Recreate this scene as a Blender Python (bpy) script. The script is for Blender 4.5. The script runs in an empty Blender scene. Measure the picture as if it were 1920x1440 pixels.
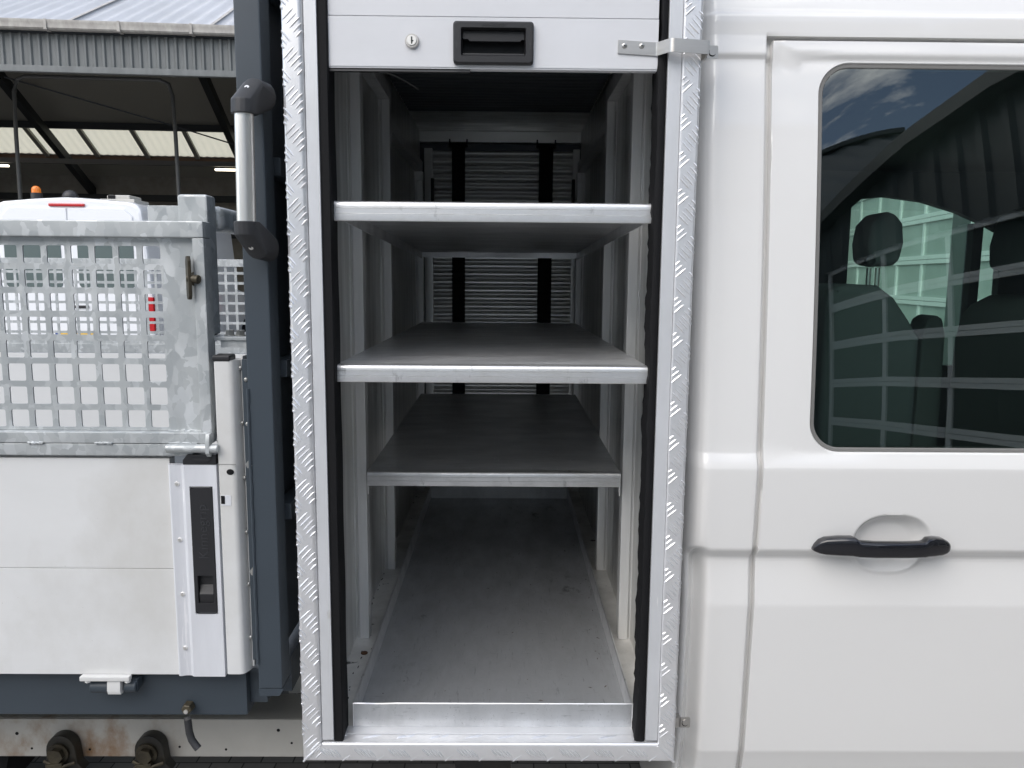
import bpy, bmesh, math, random
from mathutils import Vector, Matrix
random.seed(7)
C = bpy.context.scene.collection
RAD = math.radians

# ------------------------------------------------------------------ camera, sky, sun, exposure
cam_d = bpy.data.cameras.new('camera'); cam = bpy.data.objects.new('camera', cam_d); C.objects.link(cam)
cam_d.sensor_width = 36.0; cam_d.lens = 27.375; cam_d.clip_start = 0.02; cam_d.clip_end = 600
cam.matrix_world = (Matrix.Translation((0, -1.45, 1.5)) @ Matrix.Rotation(-0.01027, 4, 'Z')
                    @ Matrix.Rotation(math.pi/2 - 0.13479, 4, 'X') @ Matrix.Rotation(0.0082, 4, 'Z'))
bpy.context.scene.camera = cam
SUN_EL, SUN_AZ = 40.0, 214.0          # azimuth measured from +Y (away from the camera) towards +X
w = bpy.data.worlds.new('World'); bpy.context.scene.world = w; w.use_nodes = True
nt = w.node_tree; N = nt.nodes; L = nt.links
bg = N['Background']; sky = N.new('ShaderNodeTexSky'); sky.sky_type = 'NISHITA'; sky.sun_disc = False
sky.sun_elevation = RAD(SUN_EL); sky.sun_rotation = RAD(SUN_AZ)
tc = N.new('ShaderNodeTexCoord'); mp = N.new('ShaderNodeMapping'); mp.inputs['Scale'].default_value = (1.0, 1.0, 2.2)
mp.inputs['Location'].default_value = (0.35, 0.6, 0.1)
no = N.new('ShaderNodeTexNoise'); no.inputs['Scale'].default_value = 4.6; no.inputs['Detail'].default_value = 9
no.inputs['Roughness'].default_value = 0.58
rp = N.new('ShaderNodeValToRGB'); rp.color_ramp.elements[0].position = 0.485; rp.color_ramp.elements[1].position = 0.59
mx = N.new('ShaderNodeMix'); mx.data_type = 'RGBA'
mx.inputs[7].default_value = (13.0, 13.2, 13.6, 1)
L.new(tc.outputs['Generated'], mp.inputs['Vector']); L.new(mp.outputs[0], no.inputs['Vector'])
L.new(no.outputs['Fac'], rp.inputs[0]); L.new(rp.outputs[0], mx.inputs[0]); L.new(sky.outputs[0], mx.inputs[6])
L.new(mx.outputs[2], bg.inputs['Color']); bg.inputs['Strength'].default_value = 0.15
sd = bpy.data.lights.new('sun', 'SUN'); sun = bpy.data.objects.new('sun', sd); C.objects.link(sun)
sd.energy = 1.45; sd.angle = RAD(55); sd.color = (1, 0.95, 0.88)
sv = Vector((math.sin(RAD(SUN_AZ))*math.cos(RAD(SUN_EL)), math.cos(RAD(SUN_AZ))*math.cos(RAD(SUN_EL)), math.sin(RAD(SUN_EL))))
sun.rotation_euler = (-sv).to_track_quat('-Z', 'Y').to_euler(); sun.location = sv*60
vs = bpy.context.scene.view_settings; vs.view_transform = 'Standard'; vs.look = 'None'; vs.gamma = 1; vs.exposure = 0.44
bpy.context.scene.cycles.max_bounces = 12; bpy.context.scene.cycles.transparent_max_bounces = 12

# ------------------------------------------------------------------ materials
def pmat(name, col, metal=0.0, rough=0.4, col2=None, scale=6.0, stretch=(1, 1, 1), lo=0.35, hi=0.7, rough2=None,
         bump=0.0, bscale=60.0, coat=0.0, detail=6.0, spec=None, bstretch=None):
    m = bpy.data.materials.new(name); m.use_nodes = True
    n = m.node_tree.nodes; l = m.node_tree.links; b = n['Principled BSDF']
    b.inputs['Base Color'].default_value = (*col, 1); b.inputs['Metallic'].default_value = metal
    b.inputs['Roughness'].default_value = rough; b.inputs['Coat Weight'].default_value = coat
    b.inputs['Coat Roughness'].default_value = 0.03
    if spec is not None: b.inputs['Specular IOR Level'].default_value = spec
    t = n.new('ShaderNodeTexCoord')
    if col2 is not None or rough2 is not None:
        mm = n.new('ShaderNodeMapping'); mm.inputs['Scale'].default_value = stretch
        nz = n.new('ShaderNodeTexNoise'); nz.inputs['Scale'].default_value = scale; nz.inputs['Detail'].default_value = detail
        nz.inputs['Roughness'].default_value = 0.62
        r = n.new('ShaderNodeMapRange'); r.inputs[1].default_value = lo; r.inputs[2].default_value = hi
        l.new(t.outputs['Object'], mm.inputs[0]); l.new(mm.outputs[0], nz.inputs['Vector']); l.new(nz.outputs['Fac'], r.inputs[0])
        if col2 is not None:
            x = n.new('ShaderNodeMix'); x.data_type = 'RGBA'
            x.inputs[6].default_value = (*col, 1); x.inputs[7].default_value = (*col2, 1)
            l.new(r.outputs[0], x.inputs[0]); l.new(x.outputs[2], b.inputs['Base Color'])
        if rough2 is not None:
            y = n.new('ShaderNodeMix'); y.inputs[2].default_value = rough; y.inputs[3].default_value = rough2
            l.new(r.outputs[0], y.inputs[0]); l.new(y.outputs[0], b.inputs['Roughness'])
    if bump:
        nb = n.new('ShaderNodeTexNoise'); nb.inputs['Scale'].default_value = bscale; nb.inputs['Detail'].default_value = 4
        bp = n.new('ShaderNodeBump'); bp.inputs['Strength'].default_value = bump; bp.inputs['Distance'].default_value = 0.002
        if bstretch:
            m2 = n.new('ShaderNodeMapping'); m2.inputs['Scale'].default_value = bstretch
            l.new(t.outputs['Object'], m2.inputs[0]); l.new(m2.outputs[0], nb.inputs['Vector'])
        else: l.new(t.outputs['Object'], nb.inputs['Vector'])
        l.new(nb.outputs['Fac'], bp.inputs['Height']); l.new(bp.outputs[0], b.inputs['Normal'])
    return m

def overlay(m, col, scale, lo, hi, stretch=(1, 1, 1), rough=None, mask=None):
    """wear over a material's base colour: a second noise layer, optionally kept near the points in mask [(centre, radius)]"""
    n = m.node_tree.nodes; l = m.node_tree.links; b = n['Principled BSDF']
    t = n.new('ShaderNodeTexCoord'); mm = n.new('ShaderNodeMapping'); mm.inputs['Scale'].default_value = stretch
    mm.inputs['Location'].default_value = (random.random()*5, random.random()*5, random.random()*5)
    nz = n.new('ShaderNodeTexNoise'); nz.inputs['Scale'].default_value = scale; nz.inputs['Detail'].default_value = 8
    nz.inputs['Roughness'].default_value = 0.65
    r = n.new('ShaderNodeMapRange'); r.inputs[1].default_value = lo; r.inputs[2].default_value = hi
    l.new(t.outputs['Object'], mm.inputs[0]); l.new(mm.outputs[0], nz.inputs['Vector']); l.new(nz.outputs['Fac'], r.inputs[0])
    fac = r.outputs[0]
    if mask:
        acc = None
        for c, rad in mask:
            d = n.new('ShaderNodeVectorMath'); d.operation = 'DISTANCE'; d.inputs[1].default_value = c
            l.new(t.outputs['Object'], d.inputs[0])
            g = n.new('ShaderNodeMapRange'); g.inputs[1].default_value = rad; g.inputs[2].default_value = rad*0.25
            l.new(d.outputs['Value'], g.inputs[0])
            if acc is None: acc = g.outputs[0]
            else:
                a = n.new('ShaderNodeMath'); a.operation = 'MAXIMUM'; l.new(acc, a.inputs[0]); l.new(g.outputs[0], a.inputs[1]); acc = a.outputs[0]
        u = n.new('ShaderNodeMath'); u.operation = 'MULTIPLY'; l.new(acc, u.inputs[0]); l.new(fac, u.inputs[1]); fac = u.outputs[0]
    x = n.new('ShaderNodeMix'); x.data_type = 'RGBA'; x.inputs[7].default_value = (*col, 1)
    s = b.inputs['Base Color']
    if s.is_linked: l.new(s.links[0].from_socket, x.inputs[6])
    else: x.inputs[6].default_value = s.default_value
    l.new(fac, x.inputs[0]); l.new(x.outputs[2], s)
    return m

M = {}
M['cab_paint'] = pmat('cab white paint', (.80, .79, .77), rough=.32, coat=.9, bump=.05, bscale=7)
M['drop_white'] = pmat('white coated aluminium', (.74, .74, .73), rough=.42, col2=(.70, .70, .69), scale=2.5, stretch=(1, 1, 3), rough2=.5)
overlay(M['drop_white'], (.52, .50, .46), 5, .66, .80, (1, 1, 2.0))
overlay(M['drop_white'], (.60, .59, .56), 1.6, .56, .74, (1, 1, .8))
overlay(M['drop_white'], (.40, .38, .35), 90, .70, .74)
M['profile_alu'] = pmat('satin aluminium end profile', (.72, .73, .76), metal=.25, rough=.42, col2=(.82, .83, .86), scale=5, stretch=(3, 1, .6), rough2=.5)
overlay(M['profile_alu'], (.9, .9, .92), 8, .60, .66, (5, 1, .5))
M['alu'] = pmat('mill aluminium', (.74, .75, .76), metal=.85, rough=.42, col2=(.62, .63, .65), scale=5, stretch=(1, 1, 5), rough2=.55, bump=.05, bscale=240)
M['alu_wall'] = pmat('dull aluminium sheet', (.84, .84, .82), metal=.75, rough=.30, col2=(.62, .62, .60), scale=4, stretch=(2, 6, .5), rough2=.5, bump=.06, bscale=30, bstretch=(1, 1, .2))
M['alu_post'] = pmat('aluminium box section', (.84, .84, .83), metal=.4, rough=.42, col2=(.72, .72, .71), scale=6, stretch=(6, 6, .6))
M['alu_lip'] = pmat('bright aluminium shelf edge', (.84, .84, .84), metal=.88, rough=.36, col2=(.66, .66, .65), scale=14, stretch=(1, 1, 2), lo=.42, hi=.75, rough2=.5)
overlay(M['alu_lip'], (.42, .42, .41), 24, .60, .72, (1, 1, .5))
M['alu_shelf'] = pmat('brushed aluminium shelf sheet', (.84, .845, .85), metal=.65, rough=.28, col2=(.66, .665, .67), scale=9, stretch=(.6, 1.5, 1), rough2=.55, bump=.05, bscale=90, bstretch=(.3, 4, 1))
overlay(M['alu_shelf'], (.50, .50, .50), 90, .62, .70, (.12, 1.6, 1))
overlay(M['alu_shelf'], (.97, .97, .97), 120, .64, .70, (1.3, .10, 1))
M['alu_tray'] = pmat('stained aluminium tray', (.54, .555, .57), metal=.6, rough=.38, col2=(.42, .43, .44), scale=8, stretch=(1.7, .7, 1), rough2=.58, bump=.05, bscale=160)
overlay(M['alu_tray'], (.14, .14, .14), 26, .56, .70, (1, .5, 1), mask=[((.235, .80, .58), .16), ((.245, .45, .58), .10), ((-.225, .26, .58), .07), ((.1, 1.55, .58), .25), ((-.21, .6, .58), .06)])
overlay(M['alu_tray'], (.70, .72, .74), 60, .66, .76)
overlay(M['alu_tray'], (.26, .27, .28), 150, .60, .72, (1.4, .14, 1))
overlay(M['alu_tray'], (.26, .27, .28), 150, .62, .72, (.14, 1.2, 1))
M['floor_alu'] = pmat('grimy aluminium floor', (.86, .85, .82), metal=.3, rough=.5, col2=(.60, .59, .56), scale=9, rough2=.65)
overlay(M['floor_alu'], (.06, .06, .055), 22, .64, .70)
M['checker'] = pmat('bright checker plate', (.90, .90, .91), metal=.65, rough=.32, col2=(.82, .82, .83), scale=12)
M['rail'] = pmat('white anodised guide rail', (.70, .71, .73), metal=.3, rough=.42, col2=(.64, .65, .66), scale=10, stretch=(2, 2, .6))
overlay(M['rail'], (.86, .86, .86), 70, .66, .72, (1.2, 1, .12))
overlay(M['rail'], (.50, .48, .45), 14, .62, .70, (2, 2, .5), mask=[((.30, 0, .6), .5), ((-.35, 0, .6), .5)])
M['shutter'] = pmat('pale lacquered aluminium shutter', (.71, .715, .735), rough=.38, col2=(.66, .665, .68), scale=5, stretch=(1, 1, 1.5), rough2=.45)
overlay(M['shutter'], (.45, .45, .46), 40, .70, .74, (.4, 1, 1.2))
M['slat'] = pmat('grey shutter slat', (.92, .92, .89), metal=.6, rough=.28)
M['shaded_slat'] = pmat('shaded underside slat', (.16, .17, .19), metal=.3, rough=.45)  # slat colour darkened to carry the shade under the roof
M['strap'] = pmat('black webbing', (.010, .010, .011), rough=.8)
M['rubber'] = pmat('black rubber', (.007, .007, .008), rough=.75, bump=.25, bscale=120, spec=.25)
M['plastic'] = pmat('black plastic', (.018, .018, .020), rough=.42, bump=.08, bscale=500)
M['plastic_grey'] = pmat('charcoal nylon', (.030, .031, .034), rough=.5, bump=.12, bscale=600)
M['gloss_black'] = pmat('gloss black handle', (.006, .006, .009), rough=.12, coat=.6)
M['anthracite'] = pmat('anthracite blue grey paint', (.046, .060, .075), rough=.42, col2=(.040, .052, .065), scale=4, rough2=.5, bump=.03, bscale=30)
M['galv'] = pmat('hot dip galvanised steel', (.50, .53, .55), metal=.45, rough=.5)
def spangle(m):
    n = m.node_tree.nodes; l = m.node_tree.links; b = n['Principled BSDF']
    t = n.new('ShaderNodeTexCoord'); nz = n.new('ShaderNodeTexNoise'); nz.inputs['Scale'].default_value = 28; nz.inputs['Detail'].default_value = 3
    ad = n.new('ShaderNodeVectorMath'); ad.operation = 'MULTIPLY_ADD'; ad.inputs[1].default_value = (.035, .035, .035)
    l.new(t.outputs['Object'], nz.inputs['Vector']); l.new(nz.outputs['Color'], ad.inputs[0]); l.new(t.outputs['Object'], ad.inputs[2])
    mp_ = n.new('ShaderNodeMapping'); mp_.inputs['Scale'].default_value = (1, 1, .55); mp_.inputs['Rotation'].default_value = (0, .5, 0)
    l.new(ad.outputs[0], mp_.inputs[0])
    vo = n.new('ShaderNodeTexVoronoi'); vo.inputs['Scale'].default_value = 62; l.new(mp_.outputs[0], vo.inputs['Vector'])
    sp = n.new('ShaderNodeSeparateColor'); l.new(vo.outputs['Color'], sp.inputs[0])
    n2 = n.new('ShaderNodeTexNoise'); n2.inputs['Scale'].default_value = 7; n2.inputs['Detail'].default_value = 7; l.new(t.outputs['Object'], n2.inputs['Vector'])
    av = n.new('ShaderNodeMath'); av.operation = 'MULTIPLY_ADD'; av.inputs[1].default_value = .30; l.new(sp.outputs[0], av.inputs[0])
    hf = n.new('ShaderNodeMath'); hf.operation = 'MULTIPLY'; hf.inputs[1].default_value = .70; l.new(n2.outputs['Fac'], hf.inputs[0]); l.new(hf.outputs[0], av.inputs[2])
    cr = n.new('ShaderNodeValToRGB'); e = cr.color_ramp.elements
    e[0].position = .15; e[0].color = (.36, .385, .395, 1); e[1].position = .8; e[1].color = (.72, .74, .75, 1)
    k = e.new(.5); k.color = (.49, .51, .51, 1)
    l.new(av.outputs[0], cr.inputs[0]); l.new(cr.outputs[0], b.inputs['Base Color'])
    rr = n.new('ShaderNodeMapRange'); rr.inputs[3].default_value = .34; rr.inputs[4].default_value = .62; l.new(sp.outputs[1], rr.inputs[0]); l.new(rr.outputs[0], b.inputs['Roughness'])
spangle(M['galv'])
M['zinc'] = pmat('zinc plated steel', (.58, .58, .56), metal=.85, rough=.35, col2=(.38, .37, .34), scale=40)
M['steel'] = pmat('stainless steel', (.62, .60, .57), metal=.95, rough=.34, col2=(.55, .53, .50), scale=30, stretch=(.2, 1, 3))
M['tube'] = pmat('polished stainless tube', (.86, .84, .80), metal=.9, rough=.3)
M['chassis'] = pmat('pale grey chassis paint', (.50, .485, .445), rough=.5, col2=(.43, .415, .38), scale=5)
overlay(M['chassis'], (.24, .13, .055), 9, .46, .68, (1, 1, .7), mask=[((-1.13, .35, .37), .22), ((-.93, .35, .39), .17), ((-1.0, .35, .33), .16)])
M['greasy'] = pmat('greasy black casting', (.012, .012, .011), rough=.38, col2=(.03, .026, .018), scale=16)
M['oily'] = pmat('oily brown steel', (.10, .085, .055), metal=.4, rough=.45, col2=(.03, .025, .018), scale=30)
M['seat'] = pmat('charcoal seat cloth', (.13, .14, .145), rough=.9, bump=.2, bscale=300)
M['cab_dark'] = pmat('dark cab trim', (.10, .105, .11), rough=.7)
M['win_seal'] = pmat('grey window seal', (.20, .195, .185), rough=.5)
M['lamp_red'] = pmat('red lamp lens', (.45, .01, .015), rough=.15, coat=.4)
M['lamp_amber'] = pmat('amber lens', (.75, .20, .02), rough=.2, coat=.4)
M['plate'] = pmat('yellow number plate', (.75, .48, .06), rough=.4)
M['plate_blue'] = pmat('blue plate band', (.03, .08, .30), rough=.4)
M['van_paint'] = pmat('van white paint', (.80, .81, .83), rough=.3, coat=.7)
M['van_glass'] = pmat('dark van glass', (.10, .13, .125), rough=.08, spec=.9)  # greenish reflection is put into the base colour
M['clad'] = pmat('dark grey green cladding', (.085, .10, .10), rough=.45, col2=(.07, .085, .085), scale=2)
M['clad_light'] = pmat('weathered grey cladding', (.15, .158, .158), rough=.5, col2=(.105, .112, .112), scale=7, stretch=(1, 1, .25))
M['roof_sheet'] = pmat('fibre cement roof sheet', (.42, .43, .46), rough=.6, col2=(.36, .37, .39), scale=1.5, stretch=(1, .2, 1))
M['gutter'] = pmat('dirty grey gutter', (.40, .38, .35), rough=.5, col2=(.27, .25, .23), scale=6, stretch=(2, 1, 1))
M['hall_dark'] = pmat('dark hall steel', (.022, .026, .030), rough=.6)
M['hall_wall'] = pmat('dim hall wall', (.32, .30, .27), rough=.8, col2=(.24, .225, .20), scale=3)
M['hall_roof'] = pmat('hall roof lining', (.34, .33, .30), rough=.9)
M['brown_beam'] = pmat('brown timber purlin', (.10, .055, .035), rough=.7)
M['pipe'] = pmat('grey painted pipe', (.075, .075, .072), rough=.5)
M['door_white'] = pmat('white sectional door frame', (.72, .75, .74), rough=.4)
M['pave'] = pmat('worn concrete paving', (.42, .405, .385), rough=.85, col2=(.30, .29, .275), scale=3)
M['leaf'] = pmat('dry leaf litter', (.10, .055, .03), rough=.8, col2=(.02, .018, .015), scale=80)
M['rust'] = pmat('rusty washer', (.16, .075, .035), rough=.8, col2=(.07, .04, .02), scale=90)
M['shaded_beige_van'] = pmat('shaded beige paint', (.20, .185, .15), rough=.35, coat=.4)  # beige body colour with the hall's shade put into it

def emat(name, col, s):
    m = bpy.data.materials.new(name); m.use_nodes = True; b = m.node_tree.nodes['Principled BSDF']
    b.inputs['Emission Color'].default_value = (*col, 1); b.inputs['Emission Strength'].default_value = s; return m
M['tube_light'] = emat('lit tube', (1, .9, .7), 4.0)

def glass_mat(name, tint, ior=1.5):
    m = bpy.data.materials.new(name); m.use_nodes = True; n = m.node_tree.nodes; l = m.node_tree.links
    n.remove(n['Principled BSDF']); o = n['Material Output']
    fr = n.new('ShaderNodeFresnel'); fr.inputs['IOR'].default_value = ior
    t = n.new('ShaderNodeBsdfTransparent'); t.inputs['Color'].default_value = (*tint, 1)
    g = n.new('ShaderNodeBsdfGlossy'); g.inputs['Roughness'].default_value = 0.0; g.inputs['Color'].default_value = (.95, 1, .98, 1)
    k = n.new('ShaderNodeMath'); k.operation = 'MULTIPLY'; k.inputs[1].default_value = 2.4; k.use_clamp = True
    mxx = n.new('ShaderNodeMixShader')
    l.new(fr.outputs[0], k.inputs[0]); l.new(k.outputs[0], mxx.inputs[0]); l.new(t.outputs[0], mxx.inputs[1]); l.new(g.outputs[0], mxx.inputs[2])
    l.new(mxx.outputs[0], o.inputs['Surface']); return m
M['glass'] = glass_mat('tinted side glass', (.68, .85, .78))
M['glass_far'] = glass_mat('tinted far glass', (.72, .88, .80))

def translucent(name, col):
    m = bpy.data.materials.new(name); m.use_nodes = True; n = m.node_tree.nodes; l = m.node_tree.links
    n.remove(n['Principled BSDF']); o = n['Material Output']
    t = n.new('ShaderNodeBsdfTranslucent'); t.inputs['Color'].default_value = (*col, 1)
    d = n.new('ShaderNodeBsdfDiffuse'); d.inputs['Color'].default_value = (*[c*.5 for c in col], 1)
    a = n.new('ShaderNodeMixShader'); a.inputs[0].default_value = .35
    l.new(t.outputs[0], a.inputs[1]); l.new(d.outputs[0], a.inputs[2]); l.new(a.outputs[0], o.inputs['Surface']); return m
M['skylight'] = translucent('yellowed translucent roof sheet', (.74, .68, .52))
M['bright_pane'] = pmat('bright door glazing', (.52, .58, .55), rough=.12, col2=(.38, .44, .41), scale=1.2, detail=2, coat=.5)  # opaque; the brightness of lit glazing is put into the colour
M['dark_pane'] = pmat('dark door glazing', (.02, .026, .026), rough=.06, spec=.6)  # opaque; the dim interior behind the panes is put into the colour

# ------------------------------------------------------------------ mesh helpers
class MB:
    def __init__(s): s.bm = bmesh.new()
    def _add(s, t):
        me = bpy.data.meshes.new('tmp'); t.to_mesh(me); t.free(); s.bm.from_mesh(me); bpy.data.meshes.remove(me); return s
    def box(s, x0, x1, y0, y1, z0, z1, bev=0.0, seg=2):
        t = bmesh.new(); bmesh.ops.create_cube(t, size=1)
        for v in t.verts: v.co = Vector(((x0+x1)/2+v.co.x*(x1-x0), (y0+y1)/2+v.co.y*(y1-y0), (z0+z1)/2+v.co.z*(z1-z0)))
        if bev: bmesh.ops.bevel(t, geom=list(t.edges), offset=bev, segments=seg, profile=.5, affect='EDGES')
        return s._add(t)
    def prism(s, poly, fn, d0, d1, bev=0.0, seg=2):
        """poly: 2D outline; fn(u, v, d) -> 3D; extruded from depth d0 to d1"""
        t = bmesh.new(); a = [t.verts.new(fn(u, v, d0)) for u, v in poly]; b = [t.verts.new(fn(u, v, d1)) for u, v in poly]
        n = len(poly); t.faces.new(a); t.faces.new(b[::-1])
        for i in range(n): t.faces.new((a[i], b[i], b[(i+1) % n], a[(i+1) % n]))
        bmesh.ops.recalc_face_normals(t, faces=t.faces)
        if bev: bmesh.ops.bevel(t, geom=[e for e in t.edges if len(e.link_faces) == 2 and e.calc_face_angle() > .6], offset=bev, segments=seg, profile=.5, affect='EDGES')
        return s._add(t)
    def tube(s, pts, r, n=12, cap=True, radii=None, closed=False):
        t = s.bm; rings = []; P = [Vector(p) for p in pts]; up = Vector((.13, .31, .94)); m = len(P)
        for i, p in enumerate(P):
            d = (P[min(i+1, m-1)]-P[max(i-1, 0)]).normalized()
            a = d.cross(up)
            if a.length < .05: a = d.cross(Vector((1, .2, 0)))
            a.normalize(); b = d.cross(a); q = radii[i] if radii else r
            rings.append([t.verts.new(p+a*q*math.cos(k*math.tau/n)+b*q*math.sin(k*math.tau/n)) for k in range(n)])
        for i in range(m-1):
            for k in range(n): t.faces.new((rings[i][k], rings[i][(k+1) % n], rings[i+1][(k+1) % n], rings[i+1][k]))
        if cap: t.faces.new(rings[0][::-1]); t.faces.new(rings[-1])
        return s
    def cyl(s, p0, p1, r, n=20, r2=None, bev=0.0):
        p0 = Vector(p0); p1 = Vector(p1); r2 = r if r2 is None else r2; d = (p1-p0); ln = d.length; d.normalize()
        if bev: return s.tube([p0, p0, p0+d*bev, p1-d*bev, p1, p1], r, n, radii=[max(r-bev, .0001), max(r-bev, .0001), r, r2, max(r2-bev, .0001), max(r2-bev, .0001)]) if False else s.tube([p0, p0+d*bev, p1-d*bev, p1], r, n, radii=[r-bev, r, r2, r2-bev])
        return s.tube([p0, p1], r, n, radii=[r, r2])
    def grid(s, rows, close=False):
        t = s.bm; V = [[t.verts.new(p) for p in r] for r in rows]
        for i in range(len(V)-1):
            n = len(V[i])
            for k in range(n if close else n-1): t.faces.new((V[i][k], V[i][(k+1) % n], V[i+1][(k+1) % n], V[i+1][k]))
        return V
    def face(s, pts): s.bm.faces.new([s.bm.verts.new(p) for p in pts]); return s
    def hull(s, pts, bev=0.0, seg=2):
        t = bmesh.new()
        for p in pts: t.verts.new(p)
        r = bmesh.ops.convex_hull(t, input=t.verts)
        bmesh.ops.delete(t, geom=[v for v in t.verts if not v.link_faces], context='VERTS')
        bmesh.ops.dissolve_limit(t, angle_limit=.09, verts=t.verts, edges=t.edges)
        if bev: bmesh.ops.bevel(t, geom=[e for e in t.edges if len(e.link_faces) == 2 and e.calc_face_angle() > .35], offset=bev, segments=seg, profile=.5, affect='EDGES', clamp_overlap=True)
        return s._add(t)
    def ball(s, c, r, sx=1, sy=1, sz=1, u=14, v=8):
        t = bmesh.new(); bmesh.ops.create_uvsphere(t, u_segments=u, v_segments=v, radius=r)
        for q in t.verts: q.co = Vector((c[0]+q.co.x*sx, c[1]+q.co.y*sy, c[2]+q.co.z*sz))
        return s._add(t)

def build(name, mb, mat, parent=None, local=False, angle=35, norm=True, sm=True, wn=True):
    bm = mb.bm if isinstance(mb, MB) else mb
    if norm: bmesh.ops.recalc_face_normals(bm, faces=bm.faces)
    me = bpy.data.meshes.new(name); bm.to_mesh(me); bm.free(); me.materials.append(M[mat])
    if sm:
        for p in me.polygons: p.use_smooth = True
        me.set_sharp_from_angle(angle=RAD(angle))
    o = bpy.data.objects.new(name, me); C.objects.link(o)
    if sm and wn: o.modifiers.new('weighted normals', 'WEIGHTED_NORMAL').keep_sharp = True
    if parent is not None: attach(o, parent, local)
    return o
def attach(o, p, local=False):
    o.parent = p
    if not local and p.type == 'EMPTY': o.matrix_parent_inverse = Matrix.Translation(p.location).inverted()
def thing(name, loc, label, cat, group=None, rz=0.0):
    o = bpy.data.objects.new(name, None); o.empty_display_size = .2; C.objects.link(o); o.location = loc; o.rotation_euler = (0, 0, rz)
    tag(o, label, cat, group); return o
def tag(o, label, cat, group=None):
    o['label'] = label; o['category'] = cat
    if group: o['group'] = group
    return o
def like(src, name, parent, loc, local=False):
    o = src.copy(); C.objects.link(o); o.parent = parent; o.location = loc
    return o
def rrect(x0, x1, z0, z1, r, n=6):
    P = []
    for cx, cz, a in ((x1-r, z1-r, 0), (x0+r, z1-r, 90), (x0+r, z0+r, 180), (x1-r, z0+r, 270)):
        for k in range(n+1):
            q = RAD(a+90*k/n); P.append((cx+r*math.cos(q), cz+r*math.sin(q)))
    return P
XZ = lambda u, v, d: (u, d, v)     # outline in the side plane, extruded across the truck
YZ = lambda u, v, d: (d, u, v)     # outline in the cross plane, extruded along the truck
def text_mesh(body, size, depth, mat, parent, M4, name='lettering', spacing=1.0, local=False):
    cu = bpy.data.curves.new(name, 'FONT'); cu.body = body; cu.size = size; cu.extrude = depth; cu.align_x = 'CENTER'; cu.align_y = 'CENTER'
    cu.resolution_u = 3; cu.space_character = spacing
    t = bpy.data.objects.new('tmp_text', cu); C.objects.link(t)
    me = bpy.data.meshes.new_from_object(t.evaluated_get(bpy.context.evaluated_depsgraph_get())); C.objects.unlink(t); bpy.data.objects.remove(t)
    me.transform(M4); me.name = name; me.materials.clear(); me.materials.append(M[mat])
    o = bpy.data.objects.new(name, me); C.objects.link(o); attach(o, parent, local); return o
FACE = Matrix.Rotation(math.pi/2, 4, 'X')     # text read from -Y
def lerp(tab, z):
    if z <= tab[0][0]: return tab[0][1]
    for (a, b), (c, d) in zip(tab, tab[1:]):
        if z <= c: return b+(d-b)*(z-a)/(c-a)
    return tab[-1][1]

# ------------------------------------------------------------------ ground
def paving():
    mb = MB(); s = 90; mb.face([(-s, -s, 0), (s, -s, 0), (s, s, 0), (-s, s, 0)])
    m = M['pave']; n = m.node_tree.nodes; l = m.node_tree.links; b = n['Principled BSDF']
    t = n.new('ShaderNodeTexCoord'); br = n.new('ShaderNodeTexBrick'); br.inputs['Scale'].default_value = 5; br.inputs['Mortar Size'].default_value = .012
    br.inputs['Color1'].default_value = (.9, .9, .9, 1); br.inputs['Color2'].default_value = (.65, .64, .63, 1); br.inputs['Mortar'].default_value = (.25, .25, .25, 1)
    x = n.new('ShaderNodeMix'); x.data_type = 'RGBA'; x.blend_type = 'MULTIPLY'; x.inputs[0].default_value = 1
    l.new(t.outputs['Object'], br.inputs['Vector']); l.new(b.inputs['Base Color'].links[0].from_socket, x.inputs[6]); l.new(br.outputs['Color'], x.inputs[7]); l.new(x.outputs[2], b.inputs['Base Color'])
    o = build('ground', mb, 'pave'); o['kind'] = 'structure'
paving()

# ------------------------------------------------------------------ tool cabinet
cab = thing('tool_cabinet', (-.025, .9, .53), 'tall aluminium tool cabinet with checker plate edges, open roller shutter and three shelves', 'tool cabinet')
LX, RX, ZB, ZT = -.399, .349, .535, 2.30

def tread(bm, c, ang, ln, f, clip=None, wid=.0044, h=.0020):
    """one raised lens-shaped tread; c centre and ang in the strip's own plane; f(u, v, h) -> world; clip (u0, u1) shortens it"""
    ang += random.uniform(-.03, .03); h *= random.uniform(.6, 1.15); ln *= random.uniform(.92, 1.06)
    du, dv = math.cos(ang), math.sin(ang); a, b = -ln/2, ln/2
    if clip:
        if abs(du) > 1e-6:
            t0, t1 = sorted(((clip[0]-c[0])/du, (clip[1]-c[0])/du)); a, b = max(a, t0), min(b, t1)
        if b-a < ln*.22: return
    pt = lambda t, s, hh: f(c[0]+du*t-dv*s, c[1]+dv*t+du*s, hh)
    m = (a+b)/2; q = (b-a)*.25; w2 = wid/2
    A = bm.verts.new(pt(a, 0, .0001)); B = bm.verts.new(pt(b, 0, .0001))
    l0, l1 = bm.verts.new(pt(m-q, w2, 0)), bm.verts.new(pt(m+q, w2, 0)); r0, r1 = bm.verts.new(pt(m-q, -w2, 0)), bm.verts.new(pt(m+q, -w2, 0))
    t0, t1 = bm.verts.new(pt(m-q, 0, h)), bm.verts.new(pt(m+q, 0, h))
    for fc in ((A, t0, l0), (A, r0, t0), (t0, t1, l1, l0), (r0, r1, t1, t0), (B, l1, t1), (B, t1, r1)): bm.faces.new(fc)

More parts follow.
